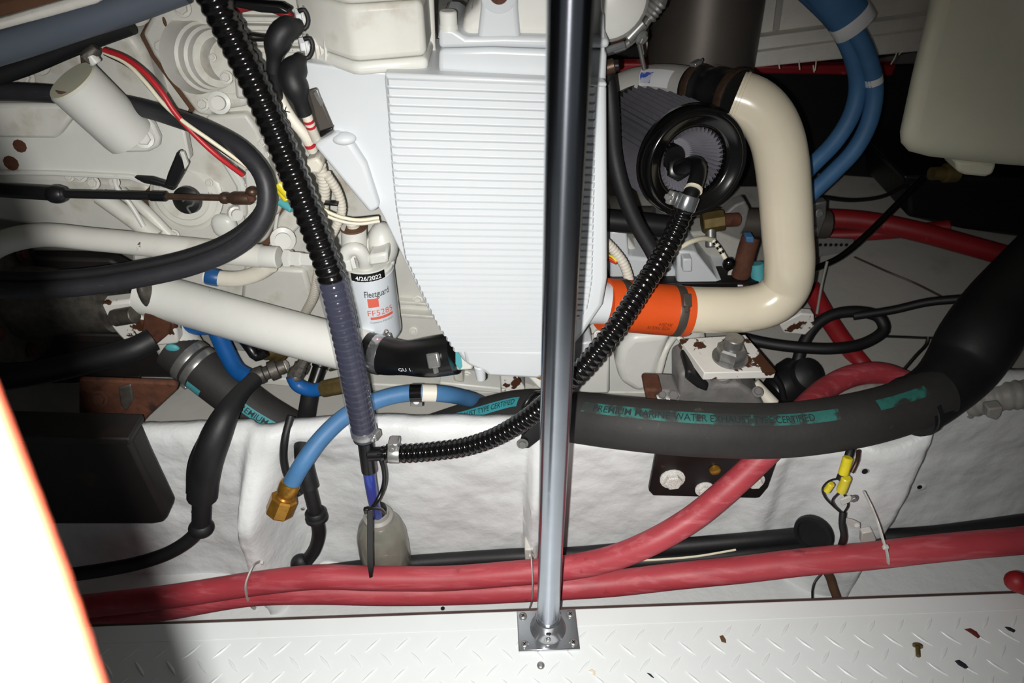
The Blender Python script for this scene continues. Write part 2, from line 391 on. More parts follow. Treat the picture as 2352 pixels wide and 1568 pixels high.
# raised border line and tread bars
V, Fc = hull([dk(0, 0.029, -0.001), dk(LEN, 0.029, -0.001), dk(LEN, 0.031, -0.001), dk(0, 0.031, -0.001)], [dk(0, 0.0295, 0.0006), dk(LEN, 0.0295, 0.0006), dk(LEN, 0.0305, 0.0006), dk(0, 0.0305, 0.0006)])
put('border_bead', V, Fc, 'deck_white', floor)
bl, bw, bh = 0.0175, 0.0030, 0.0013
ring0 = [(-bl, 0), (-bl * .45, -bw * .8), (0, -bw), (bl * .45, -bw * .8), (bl, 0), (bl * .45, bw * .8), (0, bw), (-bl * .45, bw * .8)]
ring1 = [(x * .8, y * .45) for x, y in ring0]
V = [Vector((x, y, -0.0003)) for x, y in ring0] + [Vector((x, y, bh)) for x, y in ring1]; n = 8
bme = bpy.data.meshes.new('tread_bar'); bme.from_pydata(V, [], [tuple(range(8, 16))] + [(i, (i + 1) % 8, 8 + (i + 1) % 8, 8 + i) for i in range(8)])
bme.shade_smooth(); bme.set_sharp_from_angle(angle=0.9); bme.materials.append(MATS['deck_white'])
pitch = 0.0478; ang0 = math.atan2(ED.y, ED.x); nb = 0
for row in range(8):
    b = 0.050 + row * pitch * 0.5
    for k in range(60):
        a = 0.62 + k * pitch + (pitch / 2 if row % 2 else 0) * 1.0
        p = dk(a, b)
        d = p - CAM; zz = d.dot(FWD); sx = CX + F * d.x / zz; sy = CY + F * d.dot(DOWN) / zz
        if sx < 120 or sx > 2440 or sy > 1700: continue
        o = bpy.data.objects.new('tread_bar', bme); COL.objects.link(o); o.parent = floor
        o.location = p - WL[floor]; o.rotation_euler = (0, 0, ang0 + math.radians(46 if row % 2 == 0 else -46)); nb += 1
# --- bilge floor, stringer wall, hull, walls, ceiling
V = []; Fc = []; nx, ny = 90, 10
for i in range(nx + 1):
    for j in range(ny + 1):
        x = -1.3 + 3.1 * i / nx; y = 0.42 + 0.48 * j / ny
        V.append(Vector((x, y, -0.185 + 0.006 * mnoise.noise((x * 5, y * 5, 0)))))
for i in range(nx):
    for j in range(ny): a = i * (ny + 1) + j; Fc.append((a, a + ny + 1, a + ny + 2, a + 1))
S(put('floor_bilge', V, Fc, 'gelcoat'))['label'] = 'white painted bilge strip below the red hoses'
def interp(x, tab):
    if x <= tab[0][0]: return tab[0][1]
    for (a, fa), (b, fb) in zip(tab, tab[1:]):
        if x <= b:
            t = (x - a) / (b - a); t = t * t * (3 - 2 * t); return fa + (fb - fa) * t
    return tab[-1][1]
TOPZ = [(at(200, 1012, .8).x, .193), (at(560, 998, .8).x, .208), (at(880, 985, .8).x, .222), (at(1240, 985, .8).x, .222), (at(1330, 985, .8).x, .205), (at(1500, 985, .8).x, .180), (at(1650, 985, .8).x, .163), (at(1900, 985, .8).x, .165), (at(2020, 985, .8).x, .19), (at(2200, 985, .8).x, .25)]
def sm(x, a, b):
    t = min(1, max(0, (x - a) / (b - a))); return t * t * (3 - 2 * t)
def stringer_y(x, z):
    t = (z + 0.19) / 0.41                       # 0 bottom .. 1 top
    y = 0.80
    y -= 0.018 * (1 - t) ** 2                   # toe flares out
    # three glassed-in gussets
    xl = -0.478 - 0.020 * math.sin(min(1, max(0, t)) * math.pi * 1.1) + 0.03 * t * t
    y -= (0.075 * (1 - sm(t, .55, 1.0)) + .01) * (sm(x, xl - .012, xl + .006) - sm(x, xl + .024, xl + .075)) * 1.0
    y += 0.03 * (sm(x, xl + .05, xl + .09) - sm(x, xl + .16, xl + .30)) * (1 - sm(t, .7, 1))
    xm = 0.030 + 0.012 * t
    y -= (0.05 * (1 - sm(t, .6, 1.0)) + .006) * (sm(x, xm - .013, xm - .003) - sm(x, xm + .012, xm + .022))
    xr = 0.615 + 0.035 * t
    y -= 0.05 * (1 - 0.5 * sm(t, .5, 1.0)) * (sm(x, xr - .09, xr + .0) - sm(x, xr + .055, xr + .075))
    y += 0.085 * sm(x, xr + .05, xr + .09)
    y -= 0.012 * (sm(x, .42, .46) - sm(x, .47, .50))
    y += 0.007 * mnoise.noise((x * 9, z * 9, 3.1)) + 0.0035 * mnoise.noise((x * 24, z * 24, 1.7)) + 0.0014 * mnoise.noise((x * 70, z * 70, 5.2))
    return y
V = []; Fc = []; nx, nz = 460, 64
for i in range(nx + 1):
    x = -1.3 + 3.1 * i / nx; tz = interp(x, TOPZ)
    for j in range(nz + 1):
        z = -0.20 + (tz + 0.20) * j / nz; rnd = 0.012 * max(0, (j / nz - 0.94) / 0.06) ** 2
        V.append(Vector((x, stringer_y(x, z) + rnd, z)))
    y1 = stringer_y(x, tz) + 0.012
    V += [Vector((x, y1 + 0.012, tz + 0.003)), Vector((x, y1 + 0.026, tz)), Vector((x, y1 + 0.030, tz - 0.02)), Vector((x, y1 + 0.030, -0.20))]
c = nz + 5
for i in range(nx):
    for j in range(c - 1): a = i * c + j; Fc.append((a, a + c, a + c + 1, a + 1))
S(put('wall_stringer', V, Fc, 'gelcoat', smooth=80))['label'] = 'lumpy white fibreglass engine stringer with gussets'
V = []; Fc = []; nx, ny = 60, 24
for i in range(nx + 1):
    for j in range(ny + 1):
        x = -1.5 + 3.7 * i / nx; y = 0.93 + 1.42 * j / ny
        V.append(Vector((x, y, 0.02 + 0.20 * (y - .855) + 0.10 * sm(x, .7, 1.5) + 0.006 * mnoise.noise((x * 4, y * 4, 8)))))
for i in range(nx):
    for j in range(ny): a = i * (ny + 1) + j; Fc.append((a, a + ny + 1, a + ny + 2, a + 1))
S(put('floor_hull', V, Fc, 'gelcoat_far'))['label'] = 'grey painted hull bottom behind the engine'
def quad(name, pts, mat, th=Vector((0, 0.02, 0))):
    V, Fc = hull([Vector(p) for p in pts], [Vector(p) + th for p in pts]); return S(put(name, V, Fc, mat))
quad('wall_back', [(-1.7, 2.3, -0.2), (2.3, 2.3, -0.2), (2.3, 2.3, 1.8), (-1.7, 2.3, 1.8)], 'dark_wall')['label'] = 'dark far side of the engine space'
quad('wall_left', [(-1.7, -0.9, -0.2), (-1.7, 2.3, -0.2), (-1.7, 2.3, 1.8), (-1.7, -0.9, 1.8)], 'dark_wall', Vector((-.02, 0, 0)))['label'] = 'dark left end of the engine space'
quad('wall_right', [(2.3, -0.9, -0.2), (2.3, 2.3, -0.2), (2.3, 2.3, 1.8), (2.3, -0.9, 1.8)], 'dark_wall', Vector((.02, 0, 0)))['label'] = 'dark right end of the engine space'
quad('ceiling', [(-1.7, -0.9, 1.8), (2.3, -0.9, 1.8), (2.3, 2.3, 1.8), (-1.7, 2.3, 1.8)], 'insulation', Vector((0, 0, .02)))['label'] = 'pale overhead of the engine space'

# overhead insulation panels, upper right and upper left
t = thing('insulation_panel', 'pale foil insulation panel with frayed lower edge behind the blue hoses', 'panel', at(1900, 150, 1.5))
plate('panel_face', [(1470, -40), (2240, -40), (2200, 60), (1900, 95), (1470, 128)], 1.40, 0.02, 'insulation', t)
plate('upper_batten', [(1700, 92), (2190, 28), (2190, 58), (1700, 122)], 1.37, 0.03, 'insulation', t)
plate('lower_batten', [(1690, 128), (2140, 66), (2120, 118), (1690, 160)], 1.36, 0.03, 'insulation', t)
plate('joint_strip', [(1785, 0), (1800, 0), (1790, 70), (1776, 72)], 1.395, 0.006, 'gelcoat_far', t, 0.001)
for (x, y, l, s) in ((1788, 140, 18, 3), (1835, 138, 22, 2), (1875, 136, 26, -3), (1868, 150, 16, 2), (2060, 120, 28, -14), (2080, 106, 20, -16)):
    tube('loose_strand', [(x, y, 1.35), (x + s * .4, y + l * .5, 1.35), (x + s, y + l, 1.348)], 3, 'white_wire', t, seg=6, step=.003)
t = thing('overhead_beam', 'pale fibreglass beam crossing the top left corner', 'beam', at(100, 60, 0.88))
V, Fc = prism([(-60, 60), (220, -20), (240, -20), (225, 8), (110, 40), (-60, 85)], 0.88, 0.05); put('beam_face', V, Fc, 'insulation', t, 0.008)
V, Fc = prism([(-60, 10), (110, -30), (220, -40), (225, -10), (100, 25), (-60, 62)], 0.90, 0.05); put('upper_ledge', V, Fc, 'wood_brown', t, 0.006)

# ================================================================== stanchion pole
PB = atZ(1258, 1445, 0.0); PT = at(1318, -200, 0.535)
t = thing('stanchion', 'polished steel pole standing on the white deck edge', 'pole', PB)
dr = (PT - PB).normalized(); top = PB + dr * 1.76
pr = rad(52, 1258, 1400, 0.555)
def tilt(z): return PB + dr * z
cyl('pole_tube', tilt(0.008), top, pr, 'steel_pole', t, seg=40)
ex = ED; ey = Vector((-ED.y, ED.x, 0)); ez = Vector((0, 0, 1)); bc = atZ(1258, 1447, 0.003)
bp = put('base_plate', *boxv(bc, 0.098, 0.068, 0.006, (ex, ey, ez)), 'chrome', t, 0.0015)
lathe('socket', tilt(0.004), dr, [(0, pr * 1.75), (0.004, pr * 1.6), (0.012, pr * 1.32), (0.022, pr * 1.22), (0.040, pr * 1.2), (0.0415, pr * 1.12), (0.0415, pr)], 'chrome', t, seg=36)
for sx in (-1, 1):
    for sy in (-1, 1):
        s = inst('screw', screw_mesh('steel'), bc + ex * sx * 0.039 + ey * sy * 0.024 + Vector((0, 0, .003)), (0, 0, 1), 0.0068, t)
        x = inst('cross_slot', cross_mesh(), WL[s], (0, 0, 1), 0.0070, s, 0.4 * sx); x.matrix_basis = Matrix.Rotation(0.6 * sx, 4, 'Z')
for h in (0.014, 0.028):
    p = tilt(h) + Vector((0, -pr * (1.36 if h < .02 else 1.2), 0)); inst('set_screw', screw_mesh('satin_black' if h > .02 else 'steel'), p, (0, -1, 0.15), 0.0042, t)

# ================================================================== aftercooler with ribbed face
YA = 0.83
t = thing('aftercooler', 'white painted aftercooler casing with many horizontal ribs beside the pole', 'engine casing', at(1130, 860, YA))
AC = t
outl = [(880, 170), (1394, 192), (1396, 640), (1386, 702), (1340, 770), (1300, 815), (1258, 862), (1066, 836), (1040, 800), (1000, 742), (962, 665), (928, 595), (908, 480), (897, 350)]
plate('casing', outl, YA, 0.16, 'white_bright', t, 0.008, 3)
LE = [(889, 178), (893, 300), (901, 400), (909, 480), (930, 592), (963, 662), (1002, 742), (1044, 806), (1075, 842)]
RE = [(1369, 186), (1368, 400), (1362, 640), (1352, 700), (1305, 770), (1265, 815), (1225, 850)]
lz = sorted([(at(x, y, YA).z, at(x, y, YA).x) for x, y in LE]); rz = sorted([(at(x, y, YA).z, at(x, y, YA).x) for x, y in RE])
def lerp_tab(z, tab):
    if z <= tab[0][0]: return tab[0][1]
    for (a, fa), (b, fb) in zip(tab, tab[1:]):
        if z <= b: return fa + (fb - fa) * (z - a) / (b - a)
    return tab[-1][1]
ztop = at(1100, 186, YA).z; zbot = at(1100, 806, YA).z; N = 40; pz = (ztop - zbot) / N
for k in range(N):
    zc = ztop - pz * (k + .5); x0 = lerp_tab(zc, lz); x1 = lerp_tab(zc, rz); sl = 0.0045 * (1 - k / N)
    if x1 - x0 < 0.05: continue
    V = []
    h0, h1, pr_ = pz * .44, pz * .34, 0.0042
    for x, sgn in ((x0, 1), (x1, -1)):
        dz = sl if sgn == 1 else -sl
        V += [Vector((x, YA + .001, zc + dz - h0)), Vector((x + sgn * .003, YA - pr_, zc + dz - h1)), Vector((x + sgn * .003, YA - pr_, zc + dz + h1)), Vector((x, YA + .001, zc + dz + h0))]
    put('rib', V, [(0, 1, 2, 3), (7, 6, 5, 4), (1, 5, 6, 2), (0, 4, 5, 1), (2, 6, 7, 3)], 'white_bright', t, flat=True)
plate('top_lip', [(882, 168), (1394, 190), (1394, 202), (886, 184)], YA - .004, 0.02, 'white_bright', t, 0.004)
# smooth end tank on the left, and its web
plate('end_tank', [(688, 142), (840, 163), (892, 166), (900, 300), (913, 482), (940, 590), (1005, 740), (985, 715), (880, 498), (836, 420), (790, 345), (766, 300), (702, 205)], 0.866, 0.10, 'white_bright', t, 0.018, 4)
plate('web', [(718, 334), (770, 306), (800, 318), (840, 380), (872, 478), (850, 492)], 0.852, 0.03, 'white_bright', t, 0.006, 3)
ell('cast_lump', at(790, 318, 0.858), .016, .012, .008, 'white_bright', t)
# lower end cap
plate('bottom_cap', [(1062, 800), (1280, 806), (1262, 862), (1235, 872), (1120, 866), (1110, 856), (1068, 838)], YA - .004, 0.10, 'white_bright', t, 0.008, 3)
plate('drain_flange', [(1046, 800), (1090, 806), (1086, 850), (1048, 852)], 0.86, 0.05, 'white_paint', t, 0.004)
plate('teal_paint_patch', [(1046, 806), (1058, 812), (1062, 842), (1056, 850), (1046, 836)], 0.8585, 0.003, 'teal_paint', t, 0.0005)
cyl('drain_plug', at(1101, 838, 0.835), at(1105, 870, 0.835), rad(27, 1100, 850, .835), 'white_bright', t, rad(22, 1100, 850, .835))
plate('side_lug', [(1192, 842), (1262, 842), (1262, 880), (1240, 898), (1212, 868)], 0.85, 0.05, 'white_paint', t, 0.005)
lathe('end_tank_stub', at(1345, 690, 0.90), at(1400, 698, .90) - at(1345, 690, .90), [(0, .040), (.02, .036), (.036, .034)], 'white_bright', t)
lathe('brass_plug', at(1240, 858, 0.838), (0, -1, .2), [(0, .008), (.006, .008), (.009, .005)], 'brass', t, seg=6)

# ================================================================== control box above (left)
t = thing('terminal_housing', 'white cast housing with two cable terminals above the aftercooler', 'engine casing', at(820, 160, .90))
pA, pB, pC = at(690, 80, .905), at(806, 80, .835), at(978, 80, .858)
plan = [(pA.x, pA.y), (pB.x - .006, pB.y + .004), (pB.x + .006, pB.y + .001), (pC.x, pC.y), (pC.x, pC.y + .13), (pA.x, pC.y + .13)]
def grow(pl, g):
    cx = sum(p[0] for p in pl) / len(pl); cy = sum(p[1] for p in pl) / len(pl); return [(cx + (x - cx) * g, cy + (y - cy) * g) for x, y in pl]
zb, zm, zl = at(806, 168, .835).z, at(806, 146, .835).z, at(806, 14, .835).z
column('base_flange', grow(plan, 1.0), zb - .004, zm, 'white_paint', t, .006, 3)
column('housing_body', grow(plan, .985), zm + .001, zl, 'white_engine', t, .007, 3)
column('housing_lid', grow(plan, 1.005), zl + .0012, zl + .07, 'white_engine', t, .006, 3)
TH = t
for (px, py, yy) in ((694, 38, .895), (703, 103, .888)):
    d = (at(px - 60, py + 6, yy - .012) - at(px, py, yy)).normalized()
    lathe('stud_boss', at(px + 34, py + 4, yy + .012), d, [(0, .021), (.004, .021), (.005, .017), (.009, .017), (.010, .0135), (.022, .013)], 'white_engine', t)
    inst('terminal_nut', bolt_mesh('label_white'), at(px, py, yy), d, .0088, t)
    lathe('terminal_washer', at(px + 9, py + 1, yy), d, [(0, .0135), (.002, .0135)], 'steel', t)
plate('vertical_rib', [(738, 18), (746, 18), (752, 142), (744, 142)], .872, .01, 'white_engine', t, .002)

# ================================================================== turbo inlet housing (right of it)
t = thing('inlet_housing', 'bright white inlet casting behind the top of the pole', 'engine casing', at(1190, 170, .86))
plate('lower_block', [(1008, 114), (1130, 111), (1255, 116), (1395, 118), (1392, 196), (1006, 168)], .85, .14, 'white_bright', t, .006, 3)
plate('flange', [(1008, 64), (1040, 66), (1070, 86), (1160, 84), (1400, 90), (1399, 112), (1255, 113), (1130, 109), (1008, 112)], .846, .13, 'white_bright', t, .005, 3)
plate('dome', [(1060, 90), (1062, 40), (1104, 12), (1104, -60), (1380, -60), (1390, 94)], .862, .11, 'white_paint', t, .012, 3)
plate('boss_column', [(1096, 92), (1104, 20), (1106, -60), (1190, -60), (1190, 20), (1196, 92)], .850, .05, 'white_bright', t, .006, 3)
lathe('boss_ring', at(1146, -16, .852), (0, -1, .05), [(0, rad(84, 1146, 0, .85)), (.006, rad(84, 1146, 0, .85)), (.007, rad(76, 1146, 0, .85))], 'white_bright', t)
lathe('boss_hole', at(1146, -14, .846), (0, -1, .05), [(0, .011), (.0012, .011)], 'rust', t)
cyl('stud', at(1031, 66, .856), at(1029, 24, .856), rad(40, 1030, 45, .856), 'white_paint', t)
lathe('stud_base', at(1031, 68, .856), (0, 0, 1), [(0, rad(44, 1030, 60, .856)), (.006, rad(42, 1030, 60, .856))], 'white_paint', t)
plate('edge_flange', [(1383, 30), (1388, 34), (1389, 120), (1385, 190), (1378, 190), (1380, 60)], .852, .05, 'white_bright', t, .002)
# gap fittings between the two housings
t = thing('bracket_strap', 'dirty cream strap in the gap left of the inlet casting', 'bracket', at(990, 150, .92))
plate('strap', [(972, -30), (995, -30), (1000, 110), (1006, 150), (980, 158), (976, 100)], .93, .012, 'white_engine', t, .003)
plate('strap_foot', [(974, 150), (1008, 150), (1008, 172), (974, 170)], .915, .03, 'wood_brown', t, .003)
# compressor cover right of the pole
t = thing('compressor_cover', 'round white compressor cover right of the pole top', 'engine casing', at(1400, 90, .95))
lathe('cover', at(1398, -6, .99), at(1394, -8, .93) - at(1398, -6, .99), [(0, .048), (.01, .053), (.045, .053), (.058, .049), (.066, .036), (.068, 0)], 'white_paint', t, seg=36)
lathe('band_groove', at(1398, -6, 1.02), at(1394, -8, .93) - at(1398, -6, 1.02), [(0, .056), (.006, .0585), (.016, .0585), (.022, .056)], 'rust', t, seg=36)
t = thing('band_clamp', 'shiny steel band clamp wrapping the round white compressor cover', 'clamp', at(1440, 80, .96))
tube('band', [(1390, 118, .95), (1420, 112, .95), (1450, 94, .955), (1478, 62, .96), (1500, 26, .97), (1520, -30, .98)], 18, 'steel', t)
cyl('t_bolt', at(1386, 120, .94), at(1436, 104, .945), .0062, 'chrome', t)
cyl('barrel', at(1440, 92, .945), at(1478, 52, .95), .0075, 'steel', t)
lathe('coil', at(1486, 40, .95), at(1512, 4, .955) - at(1486, 40, .95), [(0, .010), (.003, .012), (.006, .010), (.009, .012), (.012, .010), (.015, .012), (.018, .010), (.021, .012), (.03, .009)], 'steel', t)
inst('t_bolt_nut', bolt_mesh('steel'), at(1473, 86, .945), (.5, -.6, -.3), .007, t)
cyl('wire_lead', at(1466, 92, .96), at(1480, 160, .97), .003, 'zinc', t)
t = thing('sensor_plug', 'small brown metal sensor above the grey intake pipe', 'sensor', at(1400, 165, .93))
cyl('body', at(1386, 158, .93), at(1412, 150, .93), .010, 'brown_fitting', t, seg=12)
cyl('collar', at(1404, 152, .93), at(1422, 150, .93), .0075, 'satin_black', t)
# ================================================================== corrugated breather hose with clear sleeve and tee
t = thing('breather_hose', 'thick glossy black corrugated hose running down into a clear sleeve', 'hose', at(840, 1010, .71))
BH = t
pts = [(462, -60, .81), (492, 0, .805), (540, 98, .80), (590, 200, .79), (642, 320, .78), (690, 440, .76), (735, 560, .74), (762, 640, .73), (790, 760, .722), (815, 880, .715), (838, 1005, .71)]
ho, hp, hr = corrug('corrugated_tube', pts, rad(70, 642, 320, .78), 0.0112, 'gloss_black', t, depth=.15, sub=7)
sp = Path([(760, 638, .73), (790, 760, .722), (815, 880, .715), (838, 1003, .71)], .012)
sl, _, _ = tube('clear_sleeve', sp, 0, 'clear_sleeve', t, seg=24, r=lambda d: hr * (1.13 if d < sp.L - .02 else 1.13 - .13 * (d - sp.L + .02) / .02))
cl = clamp(sp, sp.L - .012, .014, hr * 1.05, 'steel', t, an=-1.1, big=.9)
t = thing('tee_fitting', 'black plastic tee joining the clear sleeve and thin corrugated hose', 'fitting', at(850, 1080, .71))
cyl('tee_body', at(837, 995, .71), at(848, 1082, .70), rad(36, 845, 1040, .70), 'satin_black', t)
cyl('tee_branch', at(845, 1043, .70), at(905, 1041, .70), rad(32, 870, 1040, .70), 'satin_black', t)
lathe('branch_barb', at(878, 1042, .70), at(905, 1041, .70) - at(878, 1042, .70), [(0, .0125), (.004, .0105), (.005, .0125), (.009, .0105)], 'gloss_black', t)
t = thing('drain_hose', 'thin glossy black corrugated hose curving behind the pole to the air filter', 'hose', at(1000, 1035, .70))
pts = [(888, 1041, .70), (940, 1041, .70), (1000, 1036, .70), (1070, 1026, .70), (1140, 1002, .70), (1215, 957, .70), (1290, 893, .695), (1345, 838, .70), (1410, 758, .72), (1470, 668, .76), (1520, 590, .80), (1555, 520, .83), (1580, 455, .845)]
do, dp, drr = corrug('corrugated_tube', pts, rad(45, 1000, 1036, .70), 0.0089, 'gloss_black', t, depth=.17, sub=6)
clamp(dp, .012, .017, drr * .98, 'steel', t, an=-.9, big=1.15)
clamp(dp, dp.L - .006, .020, drr * 1.02, 'chrome', t, an=-1.6)

# ================================================================== catch bottle, tube, ties
BC = at(886, 1258, .745); BR = rad(116, 886, 1245, .745)
t = thing('catch_bottle', 'cloudy grey plastic bottle standing behind the red hoses', 'bottle', at(890, 1330, .745))
up = (at(868, 1180, .745) - at(892, 1312, .745)).normalized(); b0 = at(893, 1318, .745)
H = (at(880, 1190, .745) - b0).length
lathe('bottle_body', b0, up, [(0, BR * .85), (.006, BR), (H * .55, BR), (H * .72, BR * .97), (H * .86, BR * .84), (H * .95, BR * .62), (H, BR * .46)], 'bottle_plastic', t, seg=36, smooth=60)
nk = b0 + up * H
lathe('neck_collar', nk - up * .006, up, [(0, BR * .5), (.003, BR * .56), (.014, BR * .56), (.018, BR * .44), (.026, BR * .42)], 'conduit_grey', t, seg=28)
lathe('stopper', nk + up * .016, up, [(0, BR * .36), (.010, BR * .36), (.013, BR * .2)], 'satin_black', t)
tag(tube('overflow_tube', [(846, 1075, .70), (851, 1110, .70), (858, 1150, .715), (868, 1186, .738)], 26, 'blue_tube', None)[0], 'translucent blue tube dropping from the black tee into the bottle', 'tube')
t = thing('cable_tie', 'long black cable tie looped around the blue tube and bottle neck', 'cable tie', at(850, 1320, .69))
tube('loop', [(870, 1040, .695), (882, 1080, .69), (880, 1120, .69), (866, 1150, .675), (850, 1172, .655)], 11, 'tie_black', t, seg=8, step=.004)
tube('neck_loop', [(838, 1172, .645), (850, 1168, .65), (872, 1168, .67), (884, 1178, .70)], 8, 'tie_black', t, seg=8, step=.004)
V, Fc = prism([(843, 1172), (856, 1172), (857, 1250), (858, 1300), (855, 1326), (848, 1328), (844, 1300), (843, 1250)], .636, .003); put('tail', V, Fc, 'tie_black', t, .001)
box('head', at(843, 1172, .642), .010, .007, .012, 'tie_black', t)

# ================================================================== exhaust hose
EXR = .0435; REF = Vector((0, -.62, .78))
t = thing('exhaust_hose', 'fat black rubber exhaust hose with blue lettering lying along the white stringer', 'hose', at(1500, 1030, .80))
pts = [(400, 800, 1.03), (450, 838, 1.01), (520, 892, .985), (610, 958, .96), (720, 1012, .945), (850, 1028, .94), (960, 1010, .925), (1080, 975, .905), (1190, 950, .88), (1290, 955, .83), (1400, 968, .785), (1520, 980, .758), (1650, 988, .747), (1800, 988, .747), (1950, 968, .757), (2060, 940, .78), (2150, 905, .81)]
ep = Path(pts, .010, ref=REF)
tube('hose_body', ep, 0, 'exhaust_rubber', t, seg=30, r=EXR)
EX = t
def strip(name, d0, d1, a0, a1, mat, rr=EXR + .0007):
    V = []; Fc = []; n = max(4, int((d1 - d0) / .008)); m = 5
    for i in range(n + 1):
        for j in range(m + 1): V.append(ep.surf(d0 + (d1 - d0) * i / n, a0 + (a1 - a0) * j / m, rr))
    for i in range(n):
        for j in range(m): a = i * (m + 1) + j; Fc.append((a, a + 1, a + m + 2, a + m + 1))
    return put(name, V, Fc, mat, EX, smooth=80)
def hose_text(s, d, h, am, mat, width, rr=EXR + .0012):
    return wrap_text('lettering', s, h, lambda x, y: ep.surf(d + x, am - y / EXR, rr), mat, EX, width, .01)
dn = lambda px, py, Y: ep.near(at(px, py, Y))
d0, d1 = dn(540, 905, .98), dn(690, 1000, .95)
strip('blue_stripe', d0 + .005, d1, -.12, .28, 'teal_print'); hose_text('PREMIUM MARINE', (d0 + d1) / 2 + .005, .011, .08, 'print_dark', (d1 - d0) * .86)
d0, d1 = dn(930, 1018, .93), dn(1225, 950, .87)
strip('blue_stripe', d0, d1, -.55, -.12, 'teal_print'); hose_text('PREMIUM MARINE WATER EXHAUST TYPE CERTIFIED', (d0 + d1) / 2, .010, -.34, 'print_dark', (d1 - d0) * .95)
d0, d1 = dn(1350, 962, .797), dn(1900, 975, .753)
strip('worn_stripe', d0, d1, -.52, -.10, 'teal_worn'); hose_text('PREMIUM MARINE WATER EXHAUST TYPE CERTIFIED', (d0 + d1) / 2 - .01, .011, -.31, 'print_dark', (d1 - d0) * .85)
d0, d1 = dn(1985, 960, .765), dn(2090, 930, .79)
strip('faded_stripe', d0, d1, -.55, -.15, 'teal_worn')
clamp(ep, dn(437, 828, 1.015), .016, EXR + .001, 'steel', t, an=1.6)
clamp(ep, dn(452, 840, 1.01), .014, EXR + .001, 'steel', t, an=1.9)
strip('teal_patch', dn(470, 850, 1.0), dn(495, 872, .99), .7, 1.15, 'teal_paint')
t = thing('exhaust_pipe', 'scuffed white metal outlet the exhaust hose is clamped onto', 'pipe', at(390, 770, 1.05))
cyl('pipe_stub', at(370, 722, 1.07), at(420, 806, 1.03), EXR * .95, 'white_engine', t, seg=28)
ell('teal_smear', at(396, 800, 1.0), .014, .006, .010, 'teal_paint', t)
# second hose piece on the right
t = thing('exhaust_elbow', 'dark bent rubber elbow continuing the exhaust hose at right edge', 'hose', at(2200, 900, .85))
p2 = Path([(2085, 940, .79), (2150, 900, .82), (2205, 845, .865), (2245, 780, .90), (2290, 715, .95), (2360, 640, 1.0), (2440, 560, 1.05), (2600, 420, 1.15), (2800, 260, 1.25)], .012)
tube('elbow_body', p2, 0, 'rubber', t, seg=28, r=lambda d: EXR * (1.12 + .28 * sm(d, .05, .2)))
ring('end_lip', p2, .012, .012, EXR * 1.11, 'rubber', t, lip=.003)
# tie around exhaust hose next to the pole
t = thing('hose_hanger', 'black strap hanger holding the exhaust hose next to the pole', 'strap', at(1220, 1020, .80))
pp = Path([(1202, 996, .795), (1198, 960, .79), (1208, 925, .795), (1226, 905, .81), (1240, 902, .83)], .005)
tube('strap_loop', pp, 0, 'tie_black', t, seg=8, r=.0045)
plate('strap_tail', [(1200, 1000), (1232, 965), (1262, 975), (1240, 1010), (1215, 1030), (1190, 1030)], .77, .008, 'satin_black', t, .002)
inst('tail_screw', bolt_mesh('zinc'), at(1200, 1018, .767), (0, -1, .2), .007, t)

# ================================================================== red hoses
pts = [(120, 1400, .668), (230, 1388, .668), (400, 1368, .668), (600, 1338, .668), (730, 1325, .668), (870, 1328, .668), (1020, 1328, .668), (1160, 1318, .668), (1290, 1305, .668), (1400, 1283, .668), (1500, 1243, .675), (1590, 1190, .695), (1670, 1125, .715), (1740, 1060, .742), (1790, 1008, .765), (1850, 935, .86), (1900, 890, .93), (1960, 862, .97), (2030, 858, .99), (2100, 885, .98)]
cap_tube('water_hose', pts, 58, 'red_hose', 'red rubber hose rising behind the black exhaust hose at right', 'hose', 'red rubber hoses', seg=22, r=rad(56, 1160, 1318, .668))
pts = [(120, 1440, .668), (230, 1420, .668), (400, 1392, .668), (580, 1362, .672), (720, 1358, .675), (900, 1361, .678), (1080, 1358, .678), (1240, 1350, .675), (1400, 1340, .675), (1560, 1322, .668), (1700, 1308, .668), (1850, 1290, .668), (2000, 1276, .668), (2120, 1262, .668), (2240, 1250, .675), (2352, 1240, .682), (2480, 1222, .68), (2700, 1200, .70), (3000, 1170, .72)]
cap_tube('water_hose', pts, 58, 'red_hose', 'lower red rubber hose running the full width below the stringer', 'hose', 'red rubber hoses', seg=22, r=rad(60, 1560, 1322, .668))
cap_tube('red_hose_end', [(2332, 1334, .62), (2350, 1341, .618), (2390, 1353, .61), (2460, 1370, .60), (2700, 1430, .58)], 48, 'red_hose_dark', 'rounded dark red hose end poking in at the right edge', 'hose')
ell('rounded_tip', at(2334, 1335, .62), rad(48, 2350, 1341, .618), rad(48, 2350, 1341, .618), rad(48, 2350, 1341, .618), 'red_hose_dark', bpy.data.objects['red_hose_end'])
cap_tube('red_hose_branch', [(1860, 660, 1.22), (1895, 720, 1.2), (1935, 780, 1.17), (1975, 830, 1.14), (2010, 870, 1.1)], 40, 'red_hose_dark', 'dark red hose passing under the black hose coil', 'hose', seg=16)
cap_tube('red_hose_far', [(1890, 500, 1.45), (1990, 508, 1.42), (2100, 530, 1.38), (2220, 562, 1.34), (2352, 600, 1.3), (2460, 640, 1.26), (2700, 700, 1.2)], 46, 'red_hose_dark', 'dark red hose crossing right below the plastic tank', 'hose', seg=16)
cap_tube('red_hose_far', [(1880, 540, 1.5), (1990, 538, 1.46), (2090, 530, 1.44), (2180, 520, 1.42)], 30, 'red_hose_dark', 'second dark red hose merging beneath the upper one at right', 'hose', seg=12)

